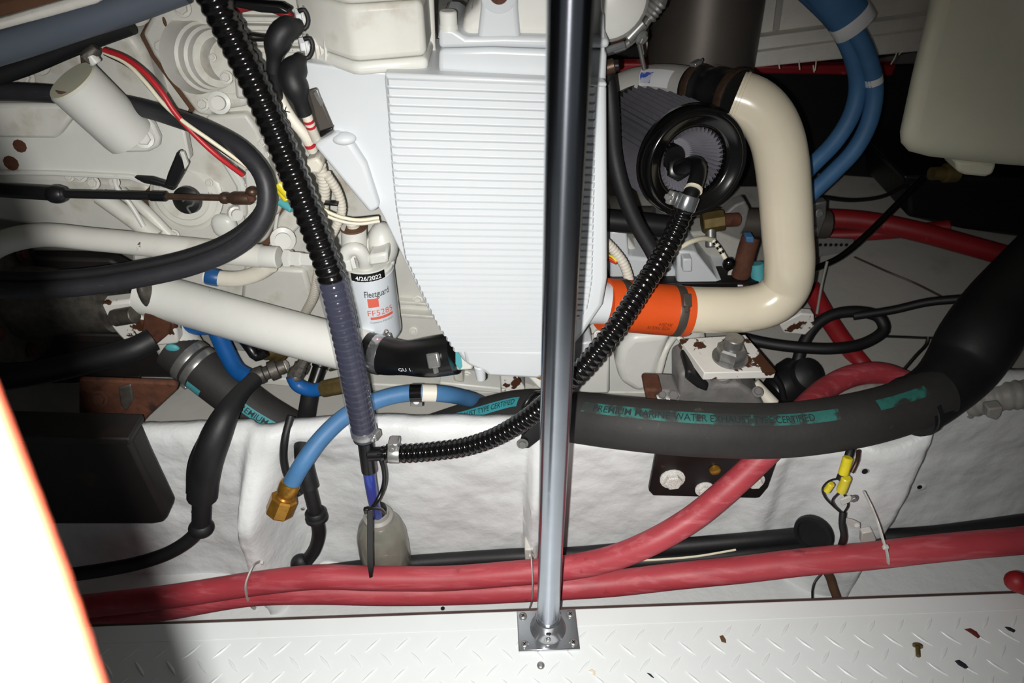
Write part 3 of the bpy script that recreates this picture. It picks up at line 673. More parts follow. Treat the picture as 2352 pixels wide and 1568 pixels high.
# ================================================================== black lines behind red hoses
cap_tube('fuel_line', [(640, 1335, .745), (760, 1312, .75), (900, 1296, .755), (1060, 1284, .76), (1200, 1276, .757), (1300, 1274, .757), (1450, 1262, .755), (1600, 1250, .755), (1760, 1236, .757), (1900, 1222, .77)], 38, 'rubber', 'upper black rubber line running into the grommet behind the red hoses', 'hose', seg=14, r=rad(36, 1450, 1262, .755))
cap_tube('fuel_line', [(1180, 1310, .747), (1300, 1302, .745), (1450, 1291, .74), (1600, 1281, .74), (1750, 1266, .745), (1900, 1248, .765)], 30, 'rubber', 'lower black rubber line running into the grommet behind the red hoses', 'hose', seg=14)
cap_tube('white_wire', [(1440, 1288, .728), (1520, 1284, .727), (1600, 1277, .727), (1690, 1262, .73)], 5, 'white_wire', 'thin white wire lying between the two black lines', 'wire', seg=6)
t = thing('grommet', 'round black grommet in the white stringer gusset at right', 'grommet', at(1880, 1230, .765))
gd = Vector((-.70, -.66, .25)).normalized()
lathe('grommet_ring', at(1872, 1222, .742), gd, [(0, .034), (.006, .036), (.012, .034), (.0125, .028), (.006, .027)], 'rubber', t, seg=30)
lathe('hole', at(1872, 1222, .742), gd, [(0, .0275), (.004, .0275)], 'label_black', t, seg=30)
cap_tube('black_hose_low', [(2000, 1235, .755), (2070, 1232, .75), (2150, 1226, .75), (2260, 1212, .755), (2380, 1196, .76), (2900, 1150, .79)], 40, 'rubber', 'black hose above the red hose at the right edge', 'hose')

# ================================================================== zip ties on the red hoses
def tie(name, pts, wpx, mat, label, head=None, group=None):
    t = thing(name, label, 'cable tie', at(*pts[-1]), group)
    p = Path(pts, .004); V, Fc = tubev(p, rad(wpx, *pts[len(pts) // 2]), 8, .5); put('strap', V, Fc, mat, t)
    if head: box('head', at(*head), .009, .007, .008, mat, t)
    return t
tie('cable_tie', [(598, 1288, .72), (578, 1305, .655), (566, 1335, .642), (566, 1362, .645), (576, 1388, .665), (590, 1400, .72)], 8, 'tie_white', 'white cable tie around both red hoses beside the left gusset', (600, 1292, .715))
tie('cable_tie', [(1221, 1262, .745), (1221, 1290, .645), (1223, 1330, .638), (1223, 1362, .645), (1220, 1384, .665), (1215, 1400, .70)], 7, 'tie_white', 'white cable tie around both red hoses next to the pole', (1220, 1276, .70))
tie('cable_tie', [(1984, 1128, .70), (2000, 1160, .69), (2016, 1200, .66), (2030, 1245, .645), (2036, 1262, .642), (2040, 1290, .645), (2036, 1300, .66)], 9, 'tie_white', 'clear cable tie with long upright tail around the red hose at right', (2034, 1256, .64))
plate('bracket_peg', [(1205, 1262), (1226, 1262), (1228, 1290), (1206, 1292)], .735, .03, 'tie_white', tag(thing('saddle_clip', 'small white saddle clip on the middle gusset', 'clip', at(1216, 1290, .74))), .003)
plate('clip_body', [(1980, 1225), (2004, 1220), (2014, 1240), (2000, 1252), (1978, 1248)], .715, .012, 'tie_white', thing('saddle_clip', 'pale plastic clip beside the tall clear cable tie', 'clip', at(1995, 1250, .72)), .002)

# ================================================================== blue hose with brass end
t = thing('blue_drain_hose', 'blue rubber hose ending in a brass hex fitting at left', 'hose', at(640, 1190, .70))
pts = [(1150, 950, 1.03), (1110, 928, .97), (1070, 914, .90), (1000, 903, .85), (920, 905, .845), (850, 925, .83), (790, 958, .80), (735, 1010, .765), (695, 1065, .735), (668, 1112, .72)]
bo, bpth, brr = tube('hose_body', pts, 42, 'blue_hose', t, seg=18, r=rad(40, 790, 958, .80))
dd = (at(640, 1180, .70) - at(668, 1112, .72)).normalized()
q = at(668, 1108, .72)
lathe('ferrule', q, dd, [(0, brr * 1.08), (.004, brr * 1.18), (.018, brr * 1.18), (.022, brr * 1.0), (.026, brr * .95), (.030, brr * 1.1)], 'brass', t)
lathe('hex_nut', q + dd * .029, dd, [(0, brr * 1.35), (.003, brr * 1.55), (.032, brr * 1.55), (.035, brr * 1.42)], 'brass', t, seg=8, smooth=25)
ring('white_collar', bpth, bpth.near(at(988, 904, .85)), .024, brr * 1.04, 'conduit_white', t)
t = thing('p_clip', 'black lined p clip holding the blue hose', 'clip', at(955, 925, .84))
ring('clip_band', bpth, bpth.near(at(955, 903, .848)), .020, brr * 1.1, 'gloss_black', t)
plate('clip_tab', [(942, 915), (970, 915), (970, 934), (942, 933)], .835, .004, 'zinc', t, .001)
lathe('tab_hole', at(956, 922, .834), (0, -1, .2), [(0, .005), (.001, .005)], 'label_white', t)
# short blue hose with ferrule
t = thing('blue_hose_short', 'short blue hose with bronze ferrule behind the clear sleeve', 'hose', at(720, 900, .90))
o, pth, r_ = tube('hose_body', [(672, 862, .90), (684, 884, .895), (712, 895, .89), (740, 893, .885), (762, 888, .88)], 32, 'blue_hose_deep', t, step=.004)
cyl('ferrule', at(742, 893, .885), at(800, 882, .875), r_ * 1.22, 'old_brass', t)
lathe('elbow_nut', at(674, 868, .90), at(690, 842, .91) - at(674, 868, .90), [(0, .013), (.008, .0145), (.016, .0145), (.018, .012), (.026, .012), (.027, .010), (.04, .009)], 'old_fitting', t, seg=8)
ell('elbow_knuckle', at(678, 866, .90), .013, .013, .013, 'old_fitting', t)
# blue hose at left
t = thing('blue_hose_left', 'blue hose bending down behind the white pipe at left', 'hose', at(570, 875, .95))
tube('hose_body', [(470, 690, 1.03), (498, 760, 1.01), (522, 812, .98), (545, 850, .955), (575, 868, .94)], 40, 'blue_hose_deep', t, seg=16)
lathe('elbow_fitting', at(580, 868, .935), at(650, 842, .96) - at(580, 868, .935), [(0, .015), (.008, .017), (.020, .017), (.022, .013), (.030, .013), (.032, .019), (.046, .019), (.048, .014), (.060, .014)], 'old_fitting', t, seg=10)
cap_tube('blue_hose_thin', [(402, 728, 1.06), (420, 745, 1.05), (450, 758, 1.04), (490, 756, 1.03), (530, 752, 1.03)], 22, 'blue_hose_deep', 'thin blue hose looping under the white pipe', 'hose')

# ================================================================== big white chipped pipe
t = thing('coolant_pipe', 'large white painted pipe with chipped rust spots left of the clear sleeve', 'pipe', at(560, 780, .98))
pp = Path([(330, 672, 1.03), (400, 690, 1.02), (520, 724, .99), (640, 758, .96), (760, 790, .935), (850, 812, .92)], .02)
tube('pipe_body', pp, 0, 'white_chipped', t, seg=30, r=rad(104, 560, 735, .98))
o = ell('flaking_paint', at(336, 672, 1.0), .012, .018, .034, 'old_fitting', t, e=1.0)
# black rubber elbow hose
t = thing('coolant_elbow', 'short shiny black rubber hose with steel clamps under the ribbed casing', 'hose', at(950, 860, .88))
pp = Path([(842, 806, .915), (880, 816, .905), (930, 822, .89), (985, 820, .88), (1044, 812, .875)], .008)
er = rad(88, 930, 820, .89)
tube('hose_body', pp, 0, 'satin_black', t, seg=28, r=lambda d: er * (1.05 - .14 * math.exp(-((d - .075) / .028) ** 2) + .03 * sm(d, .1, .14)))
clamp(pp, pp.near(at(872, 812, .905)), .017, er * 1.06, 'chrome', t, an=-1.9)
clamp(pp, pp.near(at(1016, 816, .88)), .022, er * 1.04, 'steel', t, an=.5, big=.9)
wrap_text('lettering', 'GU 13 96', .007, lambda x, y: pp.surf(.098 + x, .95 - y / er, er * .985), 'print_white', t)
# ================================================================== engine block behind everything
t = thing('engine_block', 'cream white engine block filling the back behind the fuel filter', 'engine', at(1000, 1000, 1.2))
EB = t
plate('block_side', [(300, 140), (700, 60), (1390, 100), (1390, 470), (1480, 600), (1600, 640), (1600, 900), (1000, 890), (620, 860), (560, 800), (420, 720), (300, 620)], 1.13, .35, 'white_engine', t, .008)
plate('oil_pan', [(470, 870), (1000, 905), (1620, 900), (1620, 1140), (470, 1140)], 1.10, .35, 'white_engine', t, .01)
plate('pan_rail', [(440, 852), (720, 876), (1240, 898), (1600, 900), (1600, 912), (1240, 914), (720, 893), (440, 868)], 1.06, .08, 'white_engine', t, .003)
plate('rail_step', [(1010, 878), (1150, 892), (1152, 904), (1010, 890)], 1.02, .05, 'white_paint', t, .003)
plate('rail_bracket', [(1150, 856), (1186, 862), (1205, 890), (1205, 905), (1150, 892)], 1.0, .04, 'white_rusty', t, .003)
plate('rail_boss', [(1040, 850), (1060, 848), (1066, 880), (1042, 876)], 1.02, .05, 'white_engine', t, .004)
for (x, y, w_) in ((700, 798, 26), (680, 800, 20), (1072, 862, 22), (1136, 880, 14), (1168, 866, 14), (500, 940, 30)):
    bolt(t, x, y, 1.055 if y > 830 else 1.125, w_)
for (x, y, w_) in ((635, 720, 18), (700, 660, 20), (480, 560, 22), (760, 690, 16), (950, 760, 20), (960, 690, 24), (735, 820, 14)):
    bolt(t, x, y, 1.125, w_)
plate('block_ledge', [(900, 690), (1010, 700), (1010, 706), (900, 698)], 1.115, .03, 'white_engine', t, .002)
plate('block_ledge', [(900, 720), (1020, 728), (1020, 735), (900, 727)], 1.11, .03, 'white_engine', t, .002)
plate('cover_panel', [(560, 610), (700, 620), (720, 690), (700, 740), (600, 720), (552, 690)], 1.118, .03, 'white_engine', t, .008)
plate('flywheel_housing', [(1410, 760), (1470, 690), (1560, 680), (1620, 770), (1640, 905), (1320, 905), (1340, 850)], 1.06, .1, 'white_paint', t, .01)
plate('bell_bulge', [(1424, 800), (1450, 772), (1546, 764), (1532, 800), (1514, 850), (1500, 898), (1462, 905), (1424, 880), (1414, 840)], .985, .09, 'white_paint', t, .022, 5)
tube('cast_rib', [(1550, 770, 1.02), (1530, 800, 1.0), (1515, 850, .99), (1500, 905, .99)], 16, 'white_engine', t)
tube('cast_rib', [(1555, 770, 1.02), (1580, 800, 1.0), (1605, 850, .99), (1622, 905, .99)], 14, 'white_engine', t)
plate('lower_flange', [(1290, 828), (1400, 800), (1400, 905), (1290, 905)], 1.0, .06, 'white_paint', t, .006)
plate('small_lug', [(1320, 790), (1360, 785), (1362, 822), (1322, 826)], .985, .05, 'white_bright', t, .004)
bolt(t, 1374, 768, .965, 20, 'white_rusty')
bolt(t, 1528, 880, .985, 26, 'white_engine')
# injection side clutter right of the casing, seen inside the cream pipe loop
t = thing('rocker_cover', 'stepped white painted covers seen inside the cream pipe loop', 'engine casing', at(1600, 650, 1.12))
plate('cover_step', [(1400, 530), (1440, 530), (1445, 590), (1540, 600), (1560, 640), (1400, 665)], 1.10, .08, 'white_bright', t, .006)
plate('cover_low', [(1555, 575), (1600, 580), (1650, 645), (1720, 650), (1720, 662), (1555, 664)], 1.08, .1, 'white_bright', t, .005)
plate('cover_block', [(1568, 595), (1590, 595), (1590, 625), (1568, 625)], 1.06, .03, 'white_bright', t, .003)
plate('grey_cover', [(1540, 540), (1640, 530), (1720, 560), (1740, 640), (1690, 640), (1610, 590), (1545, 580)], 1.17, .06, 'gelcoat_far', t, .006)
plate('base_bar', [(1390, 652), (1745, 648), (1745, 668), (1390, 672)], 1.075, .06, 'black_paint', t, .003)
t = thing('heat_exchanger', 'dull grey cylinder with end flange behind the cream pipe', 'heat exchanger', at(1740, 560, 1.25))
cyl('shell', at(1400, 505, 1.25), at(1900, 515, 1.25), rad(66, 1700, 510, 1.25), 'exhaust_metal', t, seg=28)
plate('end_flange', [(1690, 470), (1712, 462), (1722, 480), (1714, 520), (1690, 560), (1650, 562), (1655, 500)], 1.2, .03, 'cast_grey', t, .004)
plate('far_flange', [(1858, 470), (1900, 462), (1898, 500), (1880, 545), (1852, 545)], 1.2, .02, 'zinc', t, .003)
lathe('bracket_ring', at(1500, 512, 1.2), (1, 0, 0), [(0, .034), (.012, .036), (.024, .034)], 'zinc', t)
bolt(t, 1882, 490, 1.195, 20, 'zinc'); bolt(t, 1872, 528, 1.195, 16, 'zinc')
t = thing('brass_fitting', 'tarnished brass tee with grey plug under the air filter', 'fitting', at(1630, 540, 1.12))
cyl('tee_body', at(1612, 512, 1.13), at(1662, 504, 1.13), .021, 'old_brass', t, seg=8)
cyl('copper_neck', at(1655, 506, 1.13), at(1695, 504, 1.14), .013, 'rust', t)
cyl('grey_plug', at(1632, 525, 1.12), at(1632, 568, 1.10), .0095, 'zinc', t)
cap_tube('marked_wire', [(1556, 572, 1.05), (1585, 556, 1.06), (1615, 548, 1.08), (1640, 552, 1.1)], 12, 'white_wire', 'white marked wire curving below the brass tee', 'wire')
t = thing('taped_wire', 'black and white banded wire with dark plug below the brass tee', 'wire', at(1670, 605, 1.05))
o, p_, r_ = tube('lead', [(1638, 552, 1.06), (1652, 570, 1.05), (1664, 590, 1.04), (1672, 604, 1.035)], 11, 'white_wire', t, step=.004)
for k in (.006, .016, .026): ring('band', p_, k, .005, r_ * 1.05, 'label_black', t, seg=12)
ell('plug', at(1674, 606, 1.03), .012, .010, .013, 'gloss_black', t, seg=12)
cap_tube('rusty_stub', [(1725, 545, 1.12), (1714, 580, 1.11), (1705, 620, 1.10), (1698, 640, 1.10)], 42, 'rust', 'rusty brown hose stub beside the cream pipe', 'pipe', seg=18)
t = thing('stub_flange', 'white paint crusted flange under the rusty stub', 'flange', at(1695, 645, 1.1))
lathe('collar', at(1697, 648, 1.1), (0, -.2, 1), [(0, .036), (.005, .036), (.006, .026), (.016, .025)], 'white_rusty', t)
t = thing('blue_fitting', 'pale blue crusted fitting tucked behind the cream pipe', 'fitting', at(1745, 640, 1.1))
cyl('body', at(1738, 605, 1.1), at(1742, 645, 1.09), .014, 'teal_paint', t, seg=10)
plate('blue_cap', [(1714, 545), (1732, 545), (1732, 558), (1714, 557)], 1.1, .02, 'blue_hose', t, .002)
t = thing('white_conduit', 'cream corrugated wire conduit above the orange hose', 'conduit', at(1440, 630, 1.0))
corrug('conduit', [(1385, 550, 1.0), (1410, 575, 1.0), (1432, 605, .995), (1444, 640, .99), (1446, 665, .985)], rad(24, 1430, 600, 1.0), .006, 'conduit_white', t, depth=.12, seg=12, sub=4)
for k, (mt, dx) in enumerate((('yellow_plastic', 0), ('orange_silicone', 6), ('red_wire', 11))):
    tube('loose_wire', [(1396, 585 + dx, 1.0), (1406, 590 + dx, .995), (1416, 600 + dx * .5, .99)], 5, mt, t, seg=6, step=.003)

# ================================================================== fuel filter
FC = at(857, 690, .985); FR = rad(113, 857, 690, .985)
z1 = at(850, 612, .985).z; z0 = at(862, 765, .985).z - .004
t = thing('fuel_filter', 'white spin-on fuel filter canister with printed label behind the clear sleeve', 'filter', (FC.x, FC.y, z0))
ax0 = Vector((FC.x, FC.y, z0)); FH = z1 - z0
lathe('canister', ax0, (0, 0, 1), [(0, FR * .55), (.003, FR * .85), (.012, FR * .985), (.02, FR), (FH - .006, FR), (FH - .003, FR * 1.01), (FH, FR * .97)], 'filter_can', t, seg=48)
def fwrap(px, y):          # picture position on the can -> angle and height
    cx = 857 + (y - 690) * .09; an = math.asin(max(-.95, min(.95, (px - cx) / 57.0))) ; return an
base = math.atan2(FC.x, FC.y)                     # angle of the can as seen from the lens
def fmap(an0, zc, k=1.0006):
    def f(x, y):
        a = an0 + x / FR - base
        return Vector((FC.x + FR * k * math.sin(a), FC.y - FR * k * math.cos(a), zc + y))
    return f
def zfront(px, py): return at(px, py, .985 - FR * .97).z
def patch(name, px0, px1, py0, py1, mat, k=1.004):
    zc0, zc1 = zfront((px0 + px1) / 2, py1), zfront((px0 + px1) / 2, py0); ym = (py0 + py1) / 2
    a0, a1 = fwrap(px0, ym), fwrap(px1, ym); V = []; Fc = []
    for i in range(9):
        a = a0 + (a1 - a0) * i / 8 - base
        for z in (zc0, zc1): V.append(Vector((FC.x + FR * k * math.sin(a), FC.y - FR * k * math.cos(a), z)))
    for i in range(8): Fc.append((2 * i, 2 * i + 2, 2 * i + 3, 2 * i + 1))
    return put(name, V, Fc, mat, t, smooth=80)
patch('date_label', 814, 886, 629, 648, 'label_black')
wrap_text('lettering', '4/26/2022', .0078, fmap(fwrap(850, 639), zfront(850, 639), 1.008), 'print_white', t, .044, .02)
wrap_text('lettering', 'Fleetguard', .0125, fmap(fwrap(867, 675), zfront(867, 676), 1.004), 'print_grey', t, .044, .012)
patch('red_square', 845, 869, 686, 706, 'print_red')
wrap_text('lettering', 'FF5285', .0115, fmap(fwrap(873, 719), zfront(873, 719), 1.004), 'print_red', t, .046)
patch('red_bar', 849, 900, 728, 734, 'print_red')
wrap_text('lettering', 'Cummins Filtration', .0036, fmap(fwrap(875, 739), zfront(875, 740), 1.004), 'print_grey', t, .042)
# filter head
hz = z1
lathe('head_flange', (FC.x, FC.y, hz - .001), (0, 0, 1), [(0, FR * 1.0), (.006, FR * 1.0), (.008, FR * .93), (.014, FR * .9)], 'white_paint', t, seg=40)
plate('head_web', [(838, 612), (835, 560), (852, 540), (880, 548), (890, 580), (905, 605), (905, 618)], .985, .04, 'white_paint', t, .006)
cyl('head_neck', at(814, 578, .975), at(812, 522, .975), rad(58, 814, 550, .975), 'white_paint', t)
lathe('plug_washer', at(812, 524, .975), (0, 0, 1), [(0, rad(60, 812, 520, .975)), (.003, rad(60, 812, 520, .975))], 'wood_brown', t)
lathe('plug', at(812, 522, .975), (0, 0, 1), [(.002, .0105), (.006, .0105), (.008, .012), (.012, .011)], 'conduit_white', t, seg=12)
pth = Path([(788, 598, .95), (800, 575, .95), (822, 572, .95), (836, 592, .955), (840, 614, .965)], .006)
tube('head_loop', pth, 0, 'white_paint', t, seg=16, r=rad(32, 810, 580, .95))
plate('head_block', [(846, 588), (890, 580), (892, 606), (846, 612)], .945, .05, 'white_paint', t, .005)
ell('head_dome', at(880, 560, 1.0), .026, .03, .04, 'white_paint', t)
lathe('inlet_nut', at(778, 605, .95), at(800, 600, .955) - at(778, 605, .95), [(0, .018), (.018, .018), (.020, .015), (.026, .015)], 'white_paint', t, seg=6)

# ================================================================== fuel pipe with hex unions
t = thing('fuel_pipe', 'white painted fuel pipe with hex unions crossing behind the black loop hose', 'pipe', at(500, 600, .98))
tube('pipe_body', [(-60, 600, .96), (0, 560, .97), (90, 540, .98), (220, 550, .985), (380, 566, .985), (520, 580, .98), (600, 588, .975)], 58, 'white_engine', t, seg=20, r=rad(54, 380, 566, .985))
lathe('union_collar', at(590, 588, .975), at(660, 592, .97) - at(590, 588, .975), [(0, .0175), (.002, .0185), (.036, .0185), (.038, .0165)], 'white_paint', t, seg=24)
lathe('hex_union', at(655, 592, .97), at(720, 596, .965) - at(655, 592, .97), [(0, .0155), (.010, .0155), (.012, .0125), (.028, .0125), (.030, .011), (.05, .011)], 'white_paint', t, seg=6, smooth=25)
cap_tube('braided_hose', [(470, 632, 1.0), (500, 638, 1.0), (545, 640, .995), (590, 628, .99), (622, 608, .985)], 36, 'conduit_white', 'short white ribbed hose with blue tape below the fuel pipe', 'hose')
bpp = Path([(470, 632, 1.0), (500, 638, 1.0)], .005); br_ = rad(38, 545, 640, 1.0)
ring('blue_tape', Path([(470, 632, 1.0), (510, 640, 1.0)], .01), .014, .022, br_ * 1.0, 'blue_tape', bpy.data.objects['braided_hose'], lip=.001)
# white corrugated harness behind the thick hose
t = thing('wire_harness', 'cream corrugated wire harness behind the thick black hose', 'harness', at(780, 520, .98))
corrug('conduit', [(735, 380, .95), (745, 430, .96), (742, 480, .97), (742, 540, .985), (735, 600, 1.0), (720, 680, 1.04), (700, 720, 1.08)], rad(26, 742, 500, .98), .0065, 'conduit_white', t, depth=.12, seg=12, sub=4)
corrug('conduit', [(750, 400, .95), (775, 440, .96), (785, 480, .965), (772, 520, .97), (750, 560, .985)], rad(22, 775, 450, .97), .006, 'conduit_white', t, depth=.12, seg=12, sub=4)
tube('white_lead', [(700, 450, .94), (760, 490, .93), (820, 505, .93), (870, 500, .94)], 9, 'white_wire', t, seg=8)
tube('white_lead', [(700, 462, .94), (760, 500, .93), (820, 514, .93), (872, 508, .94)], 8, 'conduit_white', t, seg=8)
tube('black_lead', [(720, 470, .95), (790, 500, .94), (868, 496, .95)], 5, 'black_wire', t, seg=6)
plate('plug_shell', [(700, 370), (728, 362), (742, 380), (735, 400), (705, 398)], .93, .03, 'conduit_white', t, .004)
plate('tie_band', [(744, 466), (776, 468), (776, 474), (744, 472)], .945, .01, 'tie_black', t, .001)

# ================================================================== battery cables with boots
def boot(label, loc, pts, w, cable, cw, cmat, extra=None):
    t = thing('battery_cable', label, 'cable', loc)
    p = Path(pts, .005); r0 = rad(w, *pts[1])
    tube('rubber_boot', p, 0, 'rubber', t, seg=18, r=lambda d: r0 * (.55 + .5 * sm(d, .0, .018) - .42 * sm(d, p.L * .55, p.L * .8)))
    tube('cable', cable, cw, cmat, t, seg=12); return t
t = boot('black rubber boot on the upper cable terminal', at(640, 150, .85), [(690, 58, .868), (650, 72, .85), (632, 110, .845), (628, 165, .845)], 54, [(630, 130, .845), (632, 200, .86), (645, 260, .9)], 30, 'rubber')
tube('ring_lug', [(676, 62, .868), (700, 66, .872), (708, 46, .875), (698, 22, .875), (686, 26, .875)], 11, 'rubber', t, seg=8, step=.004)
tube('thin_lead', [(560, 76, .86), (600, 82, .85), (620, 84, .848)], 7, 'black_wire', t, seg=6); tube('thin_lead', [(560, 92, .86), (600, 92, .85), (620, 92, .848)], 7, 'black_wire', t, seg=6)
t = boot('black rubber boot with red striped white cable on the lower terminal', at(690, 260, .85), [(690, 132, .865), (670, 178, .842), (678, 200, .838), (700, 262, .842)], 58, [(694, 235, .842), (712, 285, .85), (726, 320, .87)], 24, 'conduit_white')
tube('ring_lug', [(688, 130, .865), (706, 134, .868), (718, 112, .87), (712, 88, .872), (698, 90, .872)], 11, 'rubber', t, seg=8, step=.004)
cp = Path([(694, 235, .842), (712, 285, .85), (726, 320, .87)], .004)
for k in (.022, .030): ring('red_stripe', cp, k + .004, .0042, rad(24.5, 712, 285, .85), 'red_wire', t, seg=16)
t = thing('white_cable', 'white cable with red marks beside the thick black hose', 'cable', at(700, 300, .87))
o, wp, wr = tube('cable', [(620, 170, .89), (645, 230, .875), (672, 275, .87), (700, 310, .87), (718, 345, .88)], 26, 'conduit_white', t, seg=14)
ring('red_stripe', wp, wp.L - .012, .006, wr * 1.02, 'red_wire', t)
wrap_text('lettering', 'M', .010, lambda x, y: wp.surf(wp.L * .42 + x, .2 - y / wr, wr * 1.02), 'label_black', t)
t = thing('clip_bracket', 'folded grey metal clip between the cable boots and white casing', 'bracket', at(740, 300, .85))
plate('clip_plate', [(706, 208), (726, 202), (764, 290), (762, 302), (734, 305)], .846, .006, 'exhaust_metal', t, .002)
plate('clip_fold', [(718, 214), (728, 204), (742, 240), (736, 246)], .842, .004, 'zinc', t, .001)
plate('clip_foot', [(732, 302), (764, 292), (764, 300), (736, 318)], .844, .012, 'satin_black', t, .002)
cap_tube('red_cable', [(520, 24, .9), (600, 12, .9), (660, 34, .9), (668, 44, .9)], 22, 'red_hose_dark', 'dark red cable behind the top cable boot', 'cable')
tag(plate('black_cover', [(525, 2), (640, 12), (664, 26), (660, 34), (600, 30), (540, 18)], .88, .02, 'satin_black', None, .004), 'slim black plastic cover above the top cable boot', 'cover')
# finned valve cover seen between the thick hose and the boots
t = thing('finned_cover', 'white cover with thin dark grooves behind the cable boots', 'engine casing', at(580, 200, 1.0))
plate('cover_body', [(520, -30), (700, -30), (700, 230), (540, 230)], 1.02, .06, 'white_engine', t, .006)
for k, y in enumerate((42, 62, 74, 92, 112)): plate('fin', [(520, y - 4), (690, y), (690, y + 11), (520, y + 8)], 1.005, .02, 'white_engine', t, .002)
# ================================================================== gearbox, left
t = thing('gearbox', 'dirty white painted gearbox castings crowding the upper left', 'gearbox', at(350, 600, 1.1))
GB = t
plate('mounting_plate', [(-80, 245), (150, 240), (300, 262), (420, 285), (436, 365), (400, 400), (376, 434), (345, 424), (300, 408), (120, 398), (-80, 396)], 1.02, .018, 'white_paint', t, .003)
for (x, y, w_) in ((46, 335, 30), (26, 374, 34)):
    lathe('plate_hole', at(x, y, 1.019), (0, -1, .2), [(0, rad(w_, x, y, 1.02)), (.0015, rad(w_, x, y, 1.02))], 'rust', t, seg=10)
plate('plate_lip', [(-80, 392), (120, 395), (300, 404), (345, 421), (342, 430), (298, 414), (120, 404), (-80, 402)], 1.012, .012, 'white_paint', t, .002)
plate('side_case', [(184, 92), (212, 68), (300, 74), (330, 120), (368, 240), (330, 262), (240, 240), (190, 150)], 1.09, .10, 'white_engine', t, .02, 4)
plate('rear_case', [(-60, 170), (130, 100), (190, 120), (230, 240), (-60, 250)], 1.16, .10, 'white_engine', t, .012, 3)
for (x, y, w_) in ((92, 146, 52), (60, 180, 44), (150, 118, 36)): bolt(t, x, y, 1.15, w_)
plate('square_cover', [(-60, 240), (150, 240), (172, 262), (128, 320), (-60, 318)], 1.0, .05, 'white_engine', t, .006)
lathe('filler_cap', at(320, 45, 1.10), (0, -.35, .93), [(0, .016), (.008, .016), (.009, .026), (.015, .026), (.017, .022)], 'white_engine', t, seg=24)
# flanged barrel
plate('barrel_flange', [(326, 78), (352, 30), (392, -8), (430, -30), (560, 60), (552, 210), (478, 268), (452, 262), (352, 128)], 1.075, .022, 'white_engine', t, .006, 3)
plate('flange_gap_shade', [(320, 82), (346, 32), (388, -12), (430, -36), (566, 60), (558, 214), (478, 276), (448, 270), (346, 132)], 1.098, .02, 'wood_brown', t, .002)  # this and the next two: brown plates drawing the shaded gaps round the castings
plate('case_gap_shade', [(434, 246), (518, 199), (584, 202), (612, 260), (647, 388), (657, 472), (616, 567), (520, 592), (416, 586), (343, 548), (323, 450), (394, 376)], 1.10, .02, 'wood_brown', t, .002)
plate('side_gap_shade', [(179, 90), (210, 63), (302, 69), (335, 118), (374, 242), (332, 268), (236, 245), (185, 152)], 1.11, .02, 'wood_brown', t, .002)
for (x, y, w_, h_) in ((372, 102, 20, 26), (378, 50, 8, 22), (472, 452, 8, 8), (452, 165, 7, 7)):
    ell('dark_spot', at(x, y, 1.073 if y < 300 else 1.07), rad(w_, x, y, 1.07), .002, rad(h_, x, y, 1.07), 'wood_brown', t, seg=12)  # brown spots: shade in the bolt hole and slot, plus small marks
bd = Vector((.80, -.58, .10)).normalized(); b0_ = at(448, 128, 1.085)
lathe('barrel', b0_, bd, [(0, .056), (.012, .052), (.030, .050), (.033, .046), (.046, .045), (.049, .041), (.060, .040), (.062, .030), (.085, .029), (.087, .025)], 'white_engine', t, seg=36)
for (x, y, w_) in ((372, 108, 36), (420, 20, 40), (466, 240, 30), (504, 80, 26), (520, 178, 30), (488, 132, 18)): bolt(t, x, y, 1.06 if x < 480 else 1.0, w_)
# gear case with raised rims
plate('gear_case', [(440, 250), (520, 205), (580, 208), (606, 262), (640, 390), (650, 470), (610, 560), (520, 585), (420, 580), (350, 545), (330, 450), (400, 380)], 1.085, .12, 'white_engine', t, .014, 4)
plate('case_rim', [(470, 268), (566, 262), (592, 300), (626, 400), (632, 470), (596, 548), (556, 556), (560, 480), (548, 400), (520, 330), (480, 300)], 1.068, .03, 'white_engine', t, .006, 3)
plate('case_inner', [(486, 216), (560, 212), (572, 246), (500, 258)], 1.07, .03, 'white_engine', t, .010, 3)
lathe('bearing_boss', at(432, 445, 1.085), (0, -.95, .3), [(0, .062), (.006, .062), (.008, .056), (.011, .054), (.013, .044), (.016, .042)], 'white_engine', t, seg=40)
lathe('lever_hub', at(433, 458, 1.066), (0, -.95, .3), [(0, .024), (.010, .023), (.014, .016), (.016, 0)], 'black_plastic', t, seg=24)
tube('cotter_pin', [(420, 462, 1.045), (430, 452, 1.042), (444, 458, 1.042), (442, 470, 1.042), (430, 476, 1.042), (438, 490, 1.042)], 5, 'zinc', t, seg=6, step=.003)
ell('sight_glass', at(516, 518, 1.06), .022, .014, .022, 'white_paint', t, e=.8)
lathe('drain_boss', at(540, 488, 1.065), (.5, -.8, .2), [(0, .014), (.010, .013), (.011, .009), (.02, .009)], 'white_paint', t, seg=12)
for (x, y, w_) in ((600, 330, 18), (612, 355, 14), (604, 326, 18), (560, 432, 22), (532, 498, 18), (590, 545, 14), (480, 420, 18), (400, 540, 26)): bolt(t, x, y, 1.06, w_)
tube('dipstick_tube', [(262, 402, 1.05), (268, 430, 1.045), (300, 470, 1.04), (330, 520, 1.03)], 12, 'white_paint', t, seg=10)
plate('web_rib', [(480, 330), (500, 330), (560, 420), (566, 500), (548, 500), (540, 430)], 1.055, .03, 'white_paint', t, .005)
lathe('ring_boss', at(505, 236, 1.065), (.2, -.9, .3), [(0, .017), (.006, .017), (.007, .011), (.016, .010)], 'white_paint', t, seg=18)
tube('cast_web', [(230, 450, 1.06), (300, 500, 1.05), (360, 545, 1.04)], 40, 'white_engine', t)
tube('cast_web', [(280, 440, 1.08), (330, 480, 1.07), (390, 540, 1.06)], 26, 'white_engine', t)
